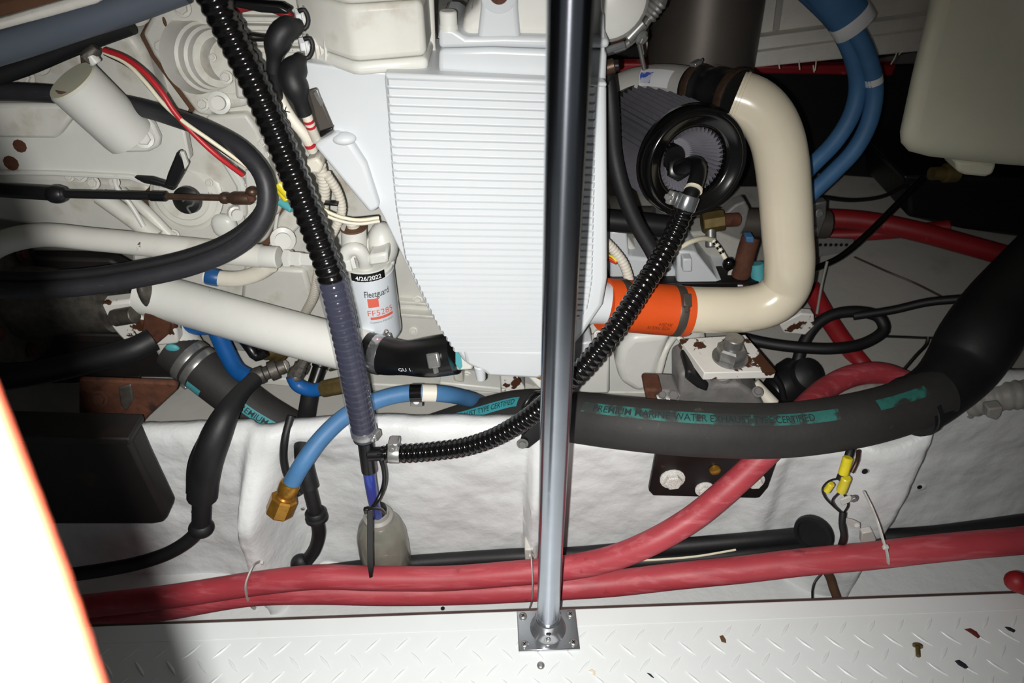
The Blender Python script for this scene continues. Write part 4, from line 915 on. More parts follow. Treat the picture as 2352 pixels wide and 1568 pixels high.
plate('lower_case', [(-60, 400), (110, 400), (330, 420), (400, 480), (350, 540), (150, 530), (-60, 500)], 1.12, .1, 'white_engine', t, .010, 3)
for (x, y, w_) in ((185, 402, 34), (160, 405, 24), (215, 420, 30), (262, 418, 28)): bolt(t, x, y, 1.05, w_)
plate('tab', [(560, 392), (596, 396), (604, 440), (590, 470), (566, 462)], 1.045, .012, 'white_paint', t, .004)
plate('side_bracket', [(664, 470), (690, 440), (690, 520), (650, 560), (625, 540), (640, 500)], 1.08, .03, 'white_engine', t, .005)
plate('thin_strap', [(632, 495), (640, 492), (632, 545), (624, 545)], 1.06, .01, 'white_paint', t, .002)
lathe('hose_port', at(650, 548, 1.06), (.3, -.9, .3), [(0, .022), (.01, .022), (.012, .014), (.02, .014)], 'white_paint', t, seg=16)
# oil pressure solenoid
t = thing('solenoid', 'white painted cylinder canister bolted to the gearbox plate at left', 'solenoid', at(300, 330, .98))
s0, s1 = at(166, 186, .945), at(298, 312, .975); sr = .0375
sd = (s1 - s0).normalized(); SLn = (s1 - s0).length
lathe('canister', s0, sd, [(0, sr * .95), (.002, sr), (SLn - .01, sr), (SLn, sr * .97)], 'white_paint', t, seg=40)
lathe('top_cap', s0 - sd * .0018, sd, [(0, sr * .93), (.002, sr * .97)], 'tank_plastic', t, seg=40)
plate('foot_flange', [(262, 335), (285, 352), (340, 350), (364, 338), (366, 318), (352, 288), (330, 262)], .985, .014, 'white_paint', t, .004)
bolt(t, 332, 320, .975, 42, 'white_paint', (.25, -.8, .5))
cyl('wire_gland', at(222, 146, .945), at(206, 126, .945), .008, 'white_paint', t); cyl('gland_cap', at(200, 138, .945), at(222, 108, .95), .011, 'old_fitting', t, .007, seg=8)
plate('chip', [(126, 208), (150, 212), (176, 206), (172, 214), (150, 218), (134, 216)], .918, .002, 'rust', t, .0004)
# wires from the solenoid
cap_tube('solenoid_wire', [(240, 115, .945), (285, 132, .93), (330, 165, .915), (370, 210, .905), (400, 256, .90), (450, 312, .90), (500, 358, .90), (558, 402, .91)], 13, 'red_wire', 'red wire running from the solenoid top to the gear case', 'wire', seg=8, step=.008)
cap_tube('solenoid_wire', [(240, 120, .946), (290, 145, .935), (335, 190, .92), (375, 238, .91), (420, 278, .898), (480, 320, .895), (530, 356, .897), (580, 392, .905)], 10, 'white_wire', 'cream wire running beside the red solenoid wire', 'wire', seg=8, step=.008)
cap_tube('solenoid_wire', [(240, 124, .948), (300, 156, .935), (345, 205, .92), (385, 250, .908), (440, 296, .90), (500, 340, .90), (570, 386, .91)], 7, 'black_wire', 'black wire running beneath the cream solenoid wire', 'wire', seg=8, step=.008)
# black loop hose
t = thing('loop_hose', 'black rubber hose making a wide loop in front of the gearbox', 'hose', at(400, 640, .83))
lp_ = Path([(-60, 210, 1.0), (60, 212, .995), (180, 222, .99), (310, 244, .985), (400, 270, .955), (480, 300, .925), (560, 348, .90), (606, 408, .88), (612, 470, .865), (585, 530, .85), (530, 575, .84), (440, 612, .83), (330, 638, .82), (180, 660, .81), (40, 666, .80), (-80, 660, .80)], .012)
tube('hose_body', lp_, 0, 'rubber_grey', t, seg=18, r=rad(42, 585, 530, .85))
pl2 = [lp_.P[i] + Vector((0, .012, .014)) * sm(i / lp_.n, .42, .60) for i in range(int(lp_.n * .42), lp_.n + 1, 3)]
tube('inner_hose', Path(pl2, .012), 0, 'rubber', t, seg=14, r=rad(28, 585, 530, .85))
# push-pull control cable
t = thing('shift_cable', 'dark shift cable rod with brown clevis end across the gearbox', 'control cable', at(400, 460, .93))
cyl('sleeve', at(-60, 432, .94), at(150, 446, .935), rad(34, 100, 440, .935), 'black_plastic', t)
cyl('outer_rod', at(110, 444, .935), at(350, 450, .93), rad(20, 250, 448, .93), 'black_plastic', t)
cyl('rod_cap', at(345, 450, .93), at(382, 451, .93), rad(24, 360, 450, .93), 'satin_black', t)
cyl('inner_rod', at(370, 451, .93), at(520, 455, .925), rad(14, 450, 452, .93), 'brown_fitting', t)
lathe('clevis', at(508, 455, .926), at(592, 456, .922) - at(508, 455, .926), [(0, .0075), (.002, .0085), (.008, .0085), (.010, .0072), (.014, .0072), (.018, .0095), (.044, .0095), (.047, .008)], 'brown_fitting', t, seg=14)
cyl('clevis_pin', at(572, 438, .92), at(578, 462, .918), .006, 'rust', t, seg=10)
ell('ball_end', at(578, 440, .92), .0095, .0085, .0075, 'brown_fitting', t, seg=12)
ell('end_boot', at(130, 446, .935), .018, .014, .014, 'black_plastic', t)
t = thing('shift_lever', 'black forked lever above the shift cable', 'lever', at(390, 425, .96))
plate('lever_arm', [(404, 352), (412, 348), (430, 380), (418, 404), (402, 432), (376, 428), (384, 400)], .965, .014, 'black_plastic', t, .003)
plate('lever_foot', [(304, 408), (345, 410), (384, 422), (404, 428), (398, 440), (370, 430), (330, 422)], .968, .012, 'black_plastic', t, .003)
plate('lever_edge', [(412, 348), (422, 350), (432, 378), (424, 390), (418, 366)], .960, .006, 'white_paint', t, .001)
# pipe and black hose across the top left corner
cap_tube('grey_hose', [(-60, 128, .90), (60, 92, .91), (180, 52, .92), (300, 14, .93), (420, -30, .94)], 72, 'grey_pipe', 'blue grey hose crossing the top left corner', 'hose', seg=20)
cap_tube('black_pipe', [(-60, 190, .99), (60, 150, 1.0), (160, 108, 1.01), (300, 56, 1.02)], 44, 'rubber', 'black pipe in shadow under the grey corner hose', 'pipe')

# yellow connectors between loop hose and thick hose
t = thing('wire_connector', 'yellow crimp connectors beside the thick black hose', 'connector', at(655, 450, .93))
cyl('yellow_sleeve', at(640, 420, .94), at(668, 450, .935), .0085, 'yellow_plastic', t); cyl('yellow_sleeve', at(636, 426, .945), at(660, 460, .94), .006, 'yellow_plastic', t)
cyl('teal_lead', at(644, 462, .95), at(672, 480, .94), .007, 'teal_paint', t); tube('black_lead', [(640, 400, .95), (665, 430, .925), (690, 470, .93)], 7, 'black_wire', t, seg=6)
plate('terminal', [(660, 462), (674, 458), (676, 470), (664, 472)], .93, .004, 'steel', t, .001)

# gold filter, sensors at the block side
t = thing('oil_sender', 'brass coloured sender unit with black wire under the white pipe', 'sensor', at(630, 820, .99))
sd_ = (at(600, 808, .97) - at(660, 782, 1.02)).normalized()
lathe('sender_body', at(655, 785, 1.02), sd_, [(0, .016), (.012, .018), (.016, .030), (.022, .032), (.034, .031), (.038, .022), (.052, .018)], 'old_brass', t, seg=28)
tube('wire_boot', [(612, 806, .965), (590, 818, .96), (575, 800, .965), (560, 780, .98)], 28, 'satin_black', t, seg=12, r=.010)
t = thing('pipe_plugs', 'small grey elbow fittings on the block below the white pipe', 'fitting', at(700, 850, 1.0))
lathe('elbow', at(690, 850, 1.0), at(700, 826, 1.03) - at(690, 850, 1.0), [(0, .016), (.012, .017), (.014, .013), (.03, .013)], 'old_fitting', t, seg=8)
lathe('cap_fitting', at(722, 880, .96), at(735, 842, .985) - at(722, 880, .96), [(0, .013), (.03, .0135), (.032, .016), (.044, .016), (.048, .010)], 'satin_black', t, seg=14)
lathe('cream_plug', at(738, 842, 1.0), at(756, 830, 1.03) - at(738, 842, 1.0), [(0, .013), (.02, .014)], 'cream_paint', t, seg=12)
lathe('pale_plug', at(640, 846, .98), at(655, 836, 1.02) - at(640, 846, .98), [(0, .015), (.02, .015)], 'conduit_white', t, seg=12)
cyl('grey_block', at(752, 836, 1.02), at(790, 826, 1.03), .016, 'old_fitting', t, seg=8)

# sleeved black cables hanging over the stringer
t = thing('sleeved_cable', 'black cable in heat shrink sleeve hanging over the stringer at far left', 'cable', at(465, 1240, .73))
p = Path([(585, 870, .88), (550, 905, .84), (515, 960, .79), (482, 1040, .755), (468, 1100, .745), (464, 1140, .74)], .006)
r0 = rad(70, 500, 1000, .77)
tube('shrink_sleeve', p, 0, 'rubber', t, seg=16, r=lambda d: r0 * (.55 + .45 * sm(d, .02, p.L * .55)))
tube('side_fold', [(505, 955, .785), (468, 1010, .765), (445, 1060, .75), (440, 1130, .742)], 26, 'rubber', t, seg=10)
tube('cable', [(464, 1120, .74), (463, 1170, .735), (462, 1205, .73)], 42, 'rubber', t, seg=14)
ell('joint_boot', at(462, 1212, .728), .022, .020, .018, 'rubber', t)
tube('cable_tail', [(462, 1205, .728), (440, 1235, .72), (390, 1268, .71), (320, 1292, .70), (240, 1308, .69), (120, 1325, .68)], 32, 'rubber', t, seg=14)
t = thing('sleeved_cable', 'black cable with ringed boot hanging beside the blue hose', 'cable', at(720, 1200, .73))
p = Path([(712, 902, .92), (704, 950, .88), (696, 1010, .82), (700, 1070, .78), (712, 1120, .762)], .006)
tube('shrink_sleeve', p, 0, 'rubber', t, seg=14, r=rad(42, 700, 1010, .80))
tube('inner_cable', [(708, 1110, .765), (718, 1150, .757), (728, 1190, .752)], 32, 'rubber', t, seg=12)
lathe('ring_boot', at(724, 1172, .754), at(730, 1205, .748) - at(724, 1172, .754), [(0, .016), (.004, .019), (.008, .019), (.010, .016), (.013, .016), (.015, .020), (.020, .020), (.024, .014)], 'rubber', t, seg=20)
tube('cable_tail', [(728, 1195, .75), (732, 1225, .748), (722, 1262, .747), (702, 1290, .745), (680, 1320, .74)], 30, 'rubber', t, seg=14)
ell('tail_boot', at(692, 1296, .742), .020, .018, .026, 'rubber', t)
tube('side_loop', [(668, 955, .83), (654, 1010, .80), (652, 1060, .785), (664, 1100, .775), (690, 1135, .765)], 18, 'rubber', t, seg=10)
for (x, y) in ((446, 1176), (696, 1166)):
    tag(inst('panel_screw', bolt_mesh('zinc'), at(x, y, stringer_y(at(x, y, .79).x, .02) - .001), (0, -1, .1), .0042), 'small steel screw in the stringer beside the %s cable' % ('left hanging' if x < 500 else 'ringed'), 'screw')

# ================================================================== dark left corner
t = thing('shaft_coupling', 'dark propeller shaft coupling in the shadow at left', 'coupling', at(120, 900, 1.0))
lathe('shaft_flange', at(-120, 700, 1.02), (1, .05, 0), [(0, .07), (.02, .085), (.10, .085), (.105, .11), (.135, .11), (.14, .07), (.22, .06), (.30, .06)], 'old_fitting', t, seg=32)
for a in range(6):
    inst('coupling_bolt', bolt_mesh('rust'), at(-120, 700, 1.02) + Vector((.142, .007, 0)) + Vector((0, math.cos(a * 1.047), math.sin(a * 1.047))) * .09, (1, .05, 0), .010, t)
t = thing('dark_backing', 'added black guard filling the dark left corner', 'backing', at(150, 1000, 1.05))  # dark panel added behind the coupling to deepen the shade here
plate('backing_panel', [(-160, 585), (250, 596), (330, 640), (340, 700), (430, 800), (440, 860), (400, 900), (330, 1010), (-160, 1010)], 1.10, .03, 'brown_black', t, .006)
plate('backing_rib', [(-160, 760), (300, 770), (300, 790), (-160, 782)], 1.085, .02, 'brown_black', t, .004)
plate('backing_rib', [(-160, 860), (320, 868), (318, 886), (-160, 880)], 1.085, .02, 'brown_black', t, .004)
t = thing('rusty_bracket', 'rusty angle bracket hanging in the shadow below the gearbox', 'bracket', at(330, 980, .88))
plate('bracket_web', [(180, 872), (395, 880), (408, 886), (404, 898), (338, 960), (300, 1004), (180, 1004)], .86, .012, 'rust', t, .004)
plate('bracket_crust', [(270, 890), (300, 884), (306, 920), (290, 945), (276, 930)], .855, .006, 'old_fitting', t, .003)
bolt(t, 230, 915, .856, 40, 'rust')
t = thing('flaking_mount', 'flaking white and rust brown bracket at the end of the white pipe', 'bracket', at(350, 800, .98))
plate('mount_body', [(210, 700), (300, 690), (330, 740), (400, 740), (410, 790), (330, 800), (290, 790), (270, 770)], 1.0, .03, 'white_rusty', t, .006)
plate('rust_plate', [(330, 720), (396, 722), (386, 770), (350, 800), (320, 790)], .985, .012, 'rust', t, .004)
cyl('stud', at(262, 730, .99), at(310, 722, .985), .016, 'old_fitting', t, seg=10)
cap_tube('dark_hose', [(-60, 880, .86), (80, 858, .87), (200, 830, .89), (310, 800, .91), (350, 780, .93)], 56, 'rubber', 'dark hose in the shadow below the flaking bracket', 'hose')
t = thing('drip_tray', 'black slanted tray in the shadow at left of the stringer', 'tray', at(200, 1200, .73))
plate('tray_wall', [(-120, 1000), (298, 1012), (330, 1080), (384, 1188), (376, 1202), (350, 1206), (-120, 1206)], .735, .045, 'brown_black', t, .008)
plate('tray_rim', [(-120, 996), (296, 1008), (300, 1022), (-120, 1012)], .728, .055, 'brown_black', t, .003)
# ================================================================== cream charge pipe and its couplings
t = thing('charge_pipe', 'cream painted bent charge pipe wrapping around the air filter', 'pipe', at(1800, 765, .95))
CPTS = [(1540, 710, .93), (1640, 712, .935), (1720, 709, .94), (1772, 694, .94), (1804, 660, .945), (1813, 610, .945), (1809, 540, .955), (1803, 450, .965), (1795, 370, .975), (1784, 318, .985), (1762, 272, .995), (1728, 240, 1.005), (1690, 226, 1.015)]
cp_ = Path(CPTS, .008); cr = rad(115, 1803, 480, .96)
tube('pipe_body', cp_, 0, 'cream_paint', t, seg=36, r=cr)
ring('end_bead', cp_, cp_.L - .006, .005, cr * 1.0, 'cream_paint', t, lip=.0015)
t = thing('silicone_coupler', 'orange silicone hose coupler with two steel band clamps', 'hose', at(1480, 765, .93))
op = Path([(1384, 698, .905), (1440, 703, .915), (1510, 710, .925), (1577, 715, .93)], .01); orr = rad(119, 1480, 710, .92)
tube('coupler_body', op, 0, 'orange_silicone', t, seg=36, r=orr)
for (x, y, Y_) in ((1428, 702, .913), (1545, 712, .927)): clamp(op, op.near(at(x, y, Y_)), .015, orr * 1.01, 'exhaust_metal', t, an=-.05, big=1.2, screw='exhaust_metal')
wrap_text('lettering', 'HOSE, MADE IN', .0075, lambda x, y: op.surf(op.near(at(1500, 710, .92)) - x, 1.12 + y / orr, orr * 1.006), 'print_faint', t, .042)
wrap_text('lettering', '364-250-4', .0070, lambda x, y: op.surf(op.near(at(1508, 710, .92)) - x, .92 + y / orr, orr * 1.006), 'print_faint', t, .026)
t = thing('black_coupler', 'ribbed black rubber coupler at the upper end of the cream pipe', 'hose', at(1645, 250, 1.04))
bpth_ = Path([(1702, 227, 1.012), (1664, 216, 1.04), (1624, 208, 1.075), (1588, 202, 1.10)], .005)
tube('coupler_body', bpth_, 0, 'black_plastic', t, seg=30, r=lambda d: cr * (1.02 - .12 * sm(d, .01, .05) + .04 * math.sin(d * 160)))
clamp(bpth_, .010, .014, cr * 1.05, 'brown_fitting', t, an=2.4); clamp(bpth_, bpth_.L - .012, .013, cr * .94, 'brown_fitting', t, an=.2)
wrap_text('lettering', 'TURBO 45', .0045, lambda x, y: bpth_.surf(bpth_.L * .5 - x, .35 + y / cr, cr * 1.0), 'print_grey', t, .02)
wrap_text('lettering', 'USA', .0045, lambda x, y: bpth_.surf(bpth_.L * .5 - x, .50 + y / cr, cr * 1.0), 'print_grey', t, .010)
t = thing('intake_pipe', 'grey painted intake pipe with blue sticker behind the air filter', 'pipe', at(1480, 230, 1.06))
ip = Path([(1600, 206, 1.09), (1540, 196, 1.14), (1490, 196, 1.18), (1440, 208, 1.19), (1390, 243, 1.19), (1350, 298, 1.18)], .008); ir = rad(88, 1500, 196, 1.18)
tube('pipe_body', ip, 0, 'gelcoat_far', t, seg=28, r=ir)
dA, dB = ip.near(at(1565, 200, 1.12)), ip.near(at(1488, 196, 1.18))
def ipatch(name, d0, d1, a0, a1, mat, k=1.01):
    V = []; Fc = []
    for i in range(9):
        for j in range(5): V.append(ip.surf(d0 + (d1 - d0) * i / 8, a0 + (a1 - a0) * j / 4, ir * k))
    for i in range(8):
        for j in range(4): a = i * 5 + j; Fc.append((a, a + 1, a + 6, a + 5))
    return put(name, V, Fc, mat, t, smooth=80)
ipatch('sticker', dA, dB, -1.05, -.15, 'label_white'); ipatch('sticker_print', dA + (dB - dA) * .5, dB - .003, -.9, -.35, 'label_blue', 1.015)

# ================================================================== air filter
AF0 = at(1596, 376, .955); AF1 = at(1480, 308, 1.15); ad = (AF1 - AF0).normalized(); AL = (AF1 - AF0).length; AR = rad(262, 1596, 376, .955)
t = thing('air_filter', 'black pleated cone air filter with glossy open end ring', 'air filter', AF0 - Vector((0, 0, AR)))
a_, b_, _ = basis(ad)
def pleats(name, r0, r1, d0, d1, npl, dep, mat):
    V = []; Fc = []; n = npl * 2
    for (d, r) in ((d0, r0), (d0 + (d1 - d0) * .5, (r0 + r1) / 2), (d1, r1)):
        for k in range(n):
            rr = r - (dep if k % 2 else 0); an = 2 * math.pi * k / n
            V.append(AF0 + ad * d + (a_ * math.cos(an) + b_ * math.sin(an)) * rr)
    for i in range(2):
        for k in range(n): Fc.append((i * n + k, i * n + (k + 1) % n, (i + 1) * n + (k + 1) % n, (i + 1) * n + k))
    return put(name, V, Fc, mat, t, flat=True)
pleats('outer_pleats', AR * .95, AR * 1.0, .012, AL, 60, .009, 'pleat_media')
put('end_ring', *lathev(AF0, ad, [(.016, AR * .62), (.022, AR * .96), (.020, AR * .995), (.010, AR * 1.0), (.002, AR * .985), (-.004, AR * .95), (-.003, AR * .90), (-.006, AR * .87), (-.006, AR * .84), (-.002, AR * .80), (.000, AR * .68), (.004, AR * .62), (.012, AR * .60), (.016, AR * .62)], 64, caps=False), 'gloss_black', t, smooth=60)
pleats('inner_pleats', AR * .62, AR * .34, .012, .070, 44, .008, 'pleat_inner')
lathe('inner_base', AF0 + ad * .068, ad, [(0, AR * .36), (.003, AR * .36)], 'pleat_inner', t, seg=40)
lathe('inner_hub', AF0 + ad * .035 + Vector((-.016, 0, .0)), ad, [(0, .017), (.004, .019), (.035, .019)], 'satin_black', t, seg=30)
lathe('mounting_flange', AF0 + ad * AL, ad, [(0, AR * 1.01), (.012, AR * 1.01), (.014, AR * .9), (.05, AR * .5)], 'satin_black', t, seg=48)
t = thing('hose_elbow', 'black plastic elbow inside the air filter opening', 'fitting', at(1600, 430, .90))
tube('elbow', [(1545, 392, 1.00), (1572, 382, .955), (1592, 376, .925), (1604, 384, .895), (1602, 405, .875), (1590, 440, .855), (1582, 456, .849)], 40, 'satin_black', t, seg=20, step=.004, r=rad(37, 1600, 400, .885))
lathe('hex_collar', at(1556, 388, .985), at(1590, 377, .93) - at(1556, 388, .985), [(0, .019), (.012, .019), (.014, .016)], 'satin_black', t, seg=6)
lathe('cream_washer', at(1594, 432, .857), at(1590, 440, .855) - at(1602, 405, .875), [(0, .0122), (.004, .0125)], 'cream_paint', t, seg=20)
cap_tube('black_hose', [(1388, 150, .99), (1398, 200, .985), (1404, 270, .975), (1410, 350, .965), (1428, 430, .95), (1460, 510, .935), (1500, 580, .92), (1520, 625, .91)], 36, 'rubber', 'black rubber hose running down beside the ribbed casing and air filter', 'hose', seg=16, r=rad(38, 1410, 350, .965))
ell('hose_cap', at(1390, 170, .985), .014, .012, .022, 'rubber', bpy.data.objects['black_hose'])
cap_tube('grey_sleeve', [(1392, 505, 1.1), (1440, 510, 1.1), (1480, 514, 1.1), (1530, 520, 1.1)], 52, 'black_plastic', 'dark rubber sleeve below the air filter', 'hose', seg=18)

# ================================================================== engine mount
t = thing('engine_mount', 'engine mount with rusty white plate and big bolt on the stringer', 'engine mount', at(1660, 935, .87))
Zp = .312
top = [atZ(1560, 778, Zp), atZ(1712, 768, Zp), atZ(1783, 852, Zp), atZ(1618, 856, Zp)]
V, Fc = hull([p - Vector((0, 0, .016)) for p in top][::-1], top[::-1]); put('mount_plate', V, Fc, 'white_rusty', t, .0015)
bc_ = atZ(1676, 822, Zp)
lathe('washer', bc_, (0, 0, 1), [(0, .030), (.004, .030)], 'zinc', t, seg=28)
lathe('big_nut', bc_ + Vector((0, 0, .004)), (0, 0, 1), [(0, .024), (.003, .025), (.019, .025), (.022, .021)], 'zinc', t, seg=6, smooth=20)
cyl('stud', bc_ + Vector((0, 0, .02)), bc_ + Vector((0, 0, .044)), .0155, 'zinc', t)
mb = at(1660, 905, .87)
cyl('stud_neck', at(1662, 880, .885), at(1660, 858, .885), .016, 'cast_grey', t)
plate('mount_body', [(1560, 862), (1585, 850), (1625, 862), (1640, 885), (1700, 882), (1735, 905), (1760, 938), (1560, 936)], .865, .08, 'cast_grey', t, .008, 3)
plate('mount_rubber', [(1578, 852), (1592, 852), (1630, 885), (1625, 902), (1600, 892), (1574, 872)], .858, .06, 'rubber', t, .005)
plate('mount_ear', [(1482, 896), (1560, 900), (1562, 936), (1488, 934)], .872, .05, 'cast_grey', t, .006)
plate('rust_end', [(1480, 894), (1524, 896), (1512, 930), (1486, 928)], .870, .045, 'rust', t, .005)
bolt(t, 1545, 910, .868, 34, 'steel', (0, -.5, .85)); bolt(t, 1520, 908, .87, 26, 'zinc', (0, -.5, .85)); bolt(t, 1740, 900, .862, 26, 'cast_grey', (0, -.5, .85))
t = thing('mount_bracket', 'black steel bracket bolted to the stringer below the exhaust hose', 'bracket', at(1640, 1140, .79))
yb = .768
plate('bracket_plate', [(1510, 1025), (1795, 1035), (1765, 1120), (1745, 1144), (1735, 1145), (1500, 1139), (1490, 1128)], yb, .012, 'black_paint', t, .003)
for (x, y, w_) in ((1544, 1098, 58), (1618, 1122, 44), (1733, 1102, 46)): bolt(t, x, y, yb - .001, w_, 'white_rusty', (0, -1, .12))
lathe('copper_rivet', at(1642, 1078, yb - .001), (0, -1, .1), [(0, .010), (.004, .009), (.006, .004)], 'brass', t, seg=16)

# ================================================================== exhaust riser, tank, blue hoses, right clutter
t = thing('exhaust_riser', 'large dull grey exhaust riser tube behind the intake pipe', 'exhaust pipe', at(1590, 190, 1.30))
e0, e1 = at(1600, 200, 1.30), at(1634, -80, 1.34)
lathe('riser_tube', e0, e1 - e0, [(0, rad(236, 1600, 180, 1.3)), (.02, rad(240, 1600, 180, 1.3)), ((e1 - e0).length, rad(256, 1620, 0, 1.32))], 'exhaust_metal', t, seg=44)
tag(plate('red_shelf', [(1400, 145), (1600, 145), (1600, 165), (1400, 168)], 1.36, .03, 'red_hose_dark', None, .004), 'dark red strip behind the grey intake pipe', 'trim')
tag(plate('red_trim', [(1720, 152), (2060, 150), (2050, 176), (1900, 172), (1720, 170)], 1.56, .03, 'red_hose_dark', None, .004), 'dark red strip under the insulation panel', 'trim')
t = thing('void_sheet', 'black sheet standing in for the dark void behind the two blue hoses', 'sheet', at(1980, 400, 1.7))  # black sheet put where the far space is only dark
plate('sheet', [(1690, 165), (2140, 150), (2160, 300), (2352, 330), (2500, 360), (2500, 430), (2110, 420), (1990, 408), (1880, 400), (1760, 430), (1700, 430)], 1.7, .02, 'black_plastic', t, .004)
t = thing('water_tank', 'cloudy off-white plastic water tank at the top right', 'tank', at(2220, 390, 1.2))
tp = [(2138, -60), (2128, 20), (2092, 170), (2064, 305), (2066, 330), (2084, 350), (2130, 362), (2250, 376), (2352, 384), (2560, 400), (2560, -60)]
V, Fc = hull([at(x, y, 1.0) for x, y in tp][::-1], [at(x + (22 if x < 2140 else 0), y - (26 if y > 300 else 0), 1.28) for x, y in tp][::-1])
put('tank_body', V, Fc, 'tank_plastic', t, .03, bseg=5)
plate('tank_foot', [(2196, 370), (2292, 374), (2282, 402), (2262, 408), (2220, 404), (2200, 396)], 1.03, .05, 'tank_plastic', t, .006)
lathe('drain_valve', at(2196, 396, 1.09), (-1, -.1, 0), [(0, .016), (.02, .016), (.022, .011), (.045, .011)], 'old_brass', t)
t = thing('dark_void_box', 'black box added for the deep shadow beneath the plastic tank', 'box', at(2250, 540, 1.5))  # added box, its black colour standing for the unlit gap under the tank
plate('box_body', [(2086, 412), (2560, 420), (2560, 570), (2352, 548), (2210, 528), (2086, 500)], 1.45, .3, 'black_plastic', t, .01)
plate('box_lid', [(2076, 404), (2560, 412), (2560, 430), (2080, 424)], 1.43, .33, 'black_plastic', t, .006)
# blue hoses
t = thing('blue_hose_pair', 'outer blue hose arching down in front of the black sheet', 'hose', at(1850, 480, 1.2))
o, bp_, bqr = tube('hose_body', [(1830, -60, 1.22), (1900, 0, 1.21), (1955, 60, 1.2), (1992, 130, 1.2), (2008, 205, 1.2), (1996, 280, 1.19), (1962, 345, 1.18), (1915, 395, 1.17), (1868, 440, 1.16), (1820, 490, 1.15)], 42, 'blue_hose', t, seg=18, r=rad(40, 1992, 200, 1.2))
tag(t, 'outer blue hose arching down right of the cream pipe', 'hose', 'blue hoses')
ring('white_patch', bp_, bp_.near(at(2004, 185, 1.2)), .012, bqr * 1.01, 'label_white', t)
t = thing('blue_hose_pair', 'inner blue hose arching down right of the cream pipe', 'hose', at(1840, 430, 1.2), 'blue hoses')
o, bi_, _ = tube('hose_body', [(1800, -60, 1.23), (1870, 0, 1.22), (1925, 60, 1.21), (1962, 140, 1.21), (1970, 205, 1.21), (1955, 265, 1.2), (1918, 325, 1.19), (1870, 375, 1.18), (1815, 430, 1.17)], 42, 'blue_hose', t, seg=18, r=rad(40, 1962, 200, 1.2))
wm = at(1958, 52, 1.2); tw = (at(1992, 130, 1.2) - at(1920, 15, 1.2)).normalized()
t = thing('hose_wrap', 'white tape wrap binding the two blue hoses together', 'tape', wm)
V, Fc = lathev(wm - tw * .012, tw, [(0, .0335), (.001, .0345), (.023, .0345), (.024, .0335)], 28, hint=(.85, 0, .53), sq=.62); put('wrap_band', V, Fc, 'label_white', t)
V, Fc = lathev(at(1868, -70, 1.2), at(1950, 38, 1.2) - at(1868, -70, 1.2), [(0, .0345), (.08, .033), (.118, .032)], 24, hint=(.85, 0, .53), sq=.62); put('sheath', V, Fc, 'blue_hose', t)
# black coil and cables
cap_tube('coiled_hose', [(1690, 772, 1.12), (1760, 788, 1.10), (1840, 798, 1.08), (1920, 800, 1.07), (1990, 786, 1.08), (2030, 756, 1.10), (2018, 728, 1.12), (1970, 716, 1.13), (1915, 722, 1.13), (1876, 744, 1.12), (1850, 780, 1.10), (1832, 830, 1.07), (1828, 870, 1.05)], 28, 'rubber', 'black hose coiled in a loop behind the engine mount', 'hose', seg=14, r=rad(27, 1920, 800, 1.07))
cap_tube('black_cable', [(1960, 726, 1.12), (2050, 712, 1.11), (2130, 694, 1.1), (2210, 686, 1.08)], 20, 'rubber', 'black cable leading from the coil to the exhaust elbow', 'cable')
cap_tube('black_cable', [(2120, 410, 1.35), (2060, 470, 1.31), (1990, 540, 1.27), (1930, 590, 1.24), (1860, 622, 1.2)], 16, 'gloss_black', 'shiny black cable slanting down from under the tank', 'cable')
cap_tube('thin_black_cable', [(2080, 425, 1.4), (2030, 450, 1.38), (1960, 460, 1.36), (1880, 452, 1.34)], 9, 'black_wire', 'thin black cable sagging below the black sheet', 'cable')
cap_tube('twin_wire', [(2020, 772, 1.13), (2080, 774, 1.12), (2130, 776, 1.11), (2200, 774, 1.1)], 6, 'black_wire', 'thin twin wire running right from the coil', 'wire', seg=6)
cap_tube('twin_wire', [(2075, 850, 1.06), (2105, 815, 1.08), (2128, 790, 1.1), (2132, 774, 1.11)], 8, 'black_wire', 'thin wire dropping from the clip beside the elbow', 'wire', seg=6)
cap_tube('hull_cable', [(1962, 590, 1.38), (2040, 625, 1.3), (2100, 650, 1.26), (2160, 680, 1.2)], 4, 'exhaust_metal', 'thin dark line across the grey hull', 'wire', seg=6)
cap_tube('tie_tail', [(1900, 600, 1.18), (1888, 650, 1.17), (1876, 720, 1.15)], 6, 'conduit_grey', 'thin grey tie tail in front of the dark red hose', 'cable tie', seg=6)
t = thing('perforated_strip', 'grey perforated metal strip right of the cream pipe', 'bracket', at(1930, 580, 1.3))
plate('strip', [(1850, 545), (1962, 550), (1958, 576), (1850, 596)], 1.3, .004, 'cast_grey', t, .001)
for k in range(6): lathe('strip_hole', at(1884 + k * 12, 562, 1.299), (0, -1, .3), [(0, .0038), (.001, .0038)], 'label_black', t, seg=10)
t = thing('rusty_lug', 'paint flaked rusty lug below the cream pipe bend', 'bracket', at(1850, 740, 1.1))
plate('lug', [(1790, 745), (1840, 720), (1870, 722), (1872, 748), (1850, 770), (1800, 765)], 1.08, .02, 'white_rusty', t, .003)
t = thing('seacock', 'black valve with grey cap behind the engine mount', 'valve', at(1820, 920, 1.0))
lathe('valve_body', at(1775, 905, 1.0), at(1840, 862, 1.03) - at(1775, 905, 1.0), [(0, .03), (.02, .038), (.04, .038), (.045, .046), (.065, .046), (.07, .03), (.09, .028)], 'black_plastic', t, seg=28)
lathe('valve_cap', at(1850, 862, 1.0), (.2, -.5, .8), [(0, .034), (.014, .032), (.022, .022), (.025, 0)], 'rubber', t, seg=24)
tube('valve_bar', [(1704, 790, 1.0), (1740, 828, .98), (1790, 880, .96), (1800, 915, .95)], 14, 'black_plastic', t)
cyl('white_pipe', at(1730, 880, .93), at(1778, 930, .90), .012, 'conduit_white', t)
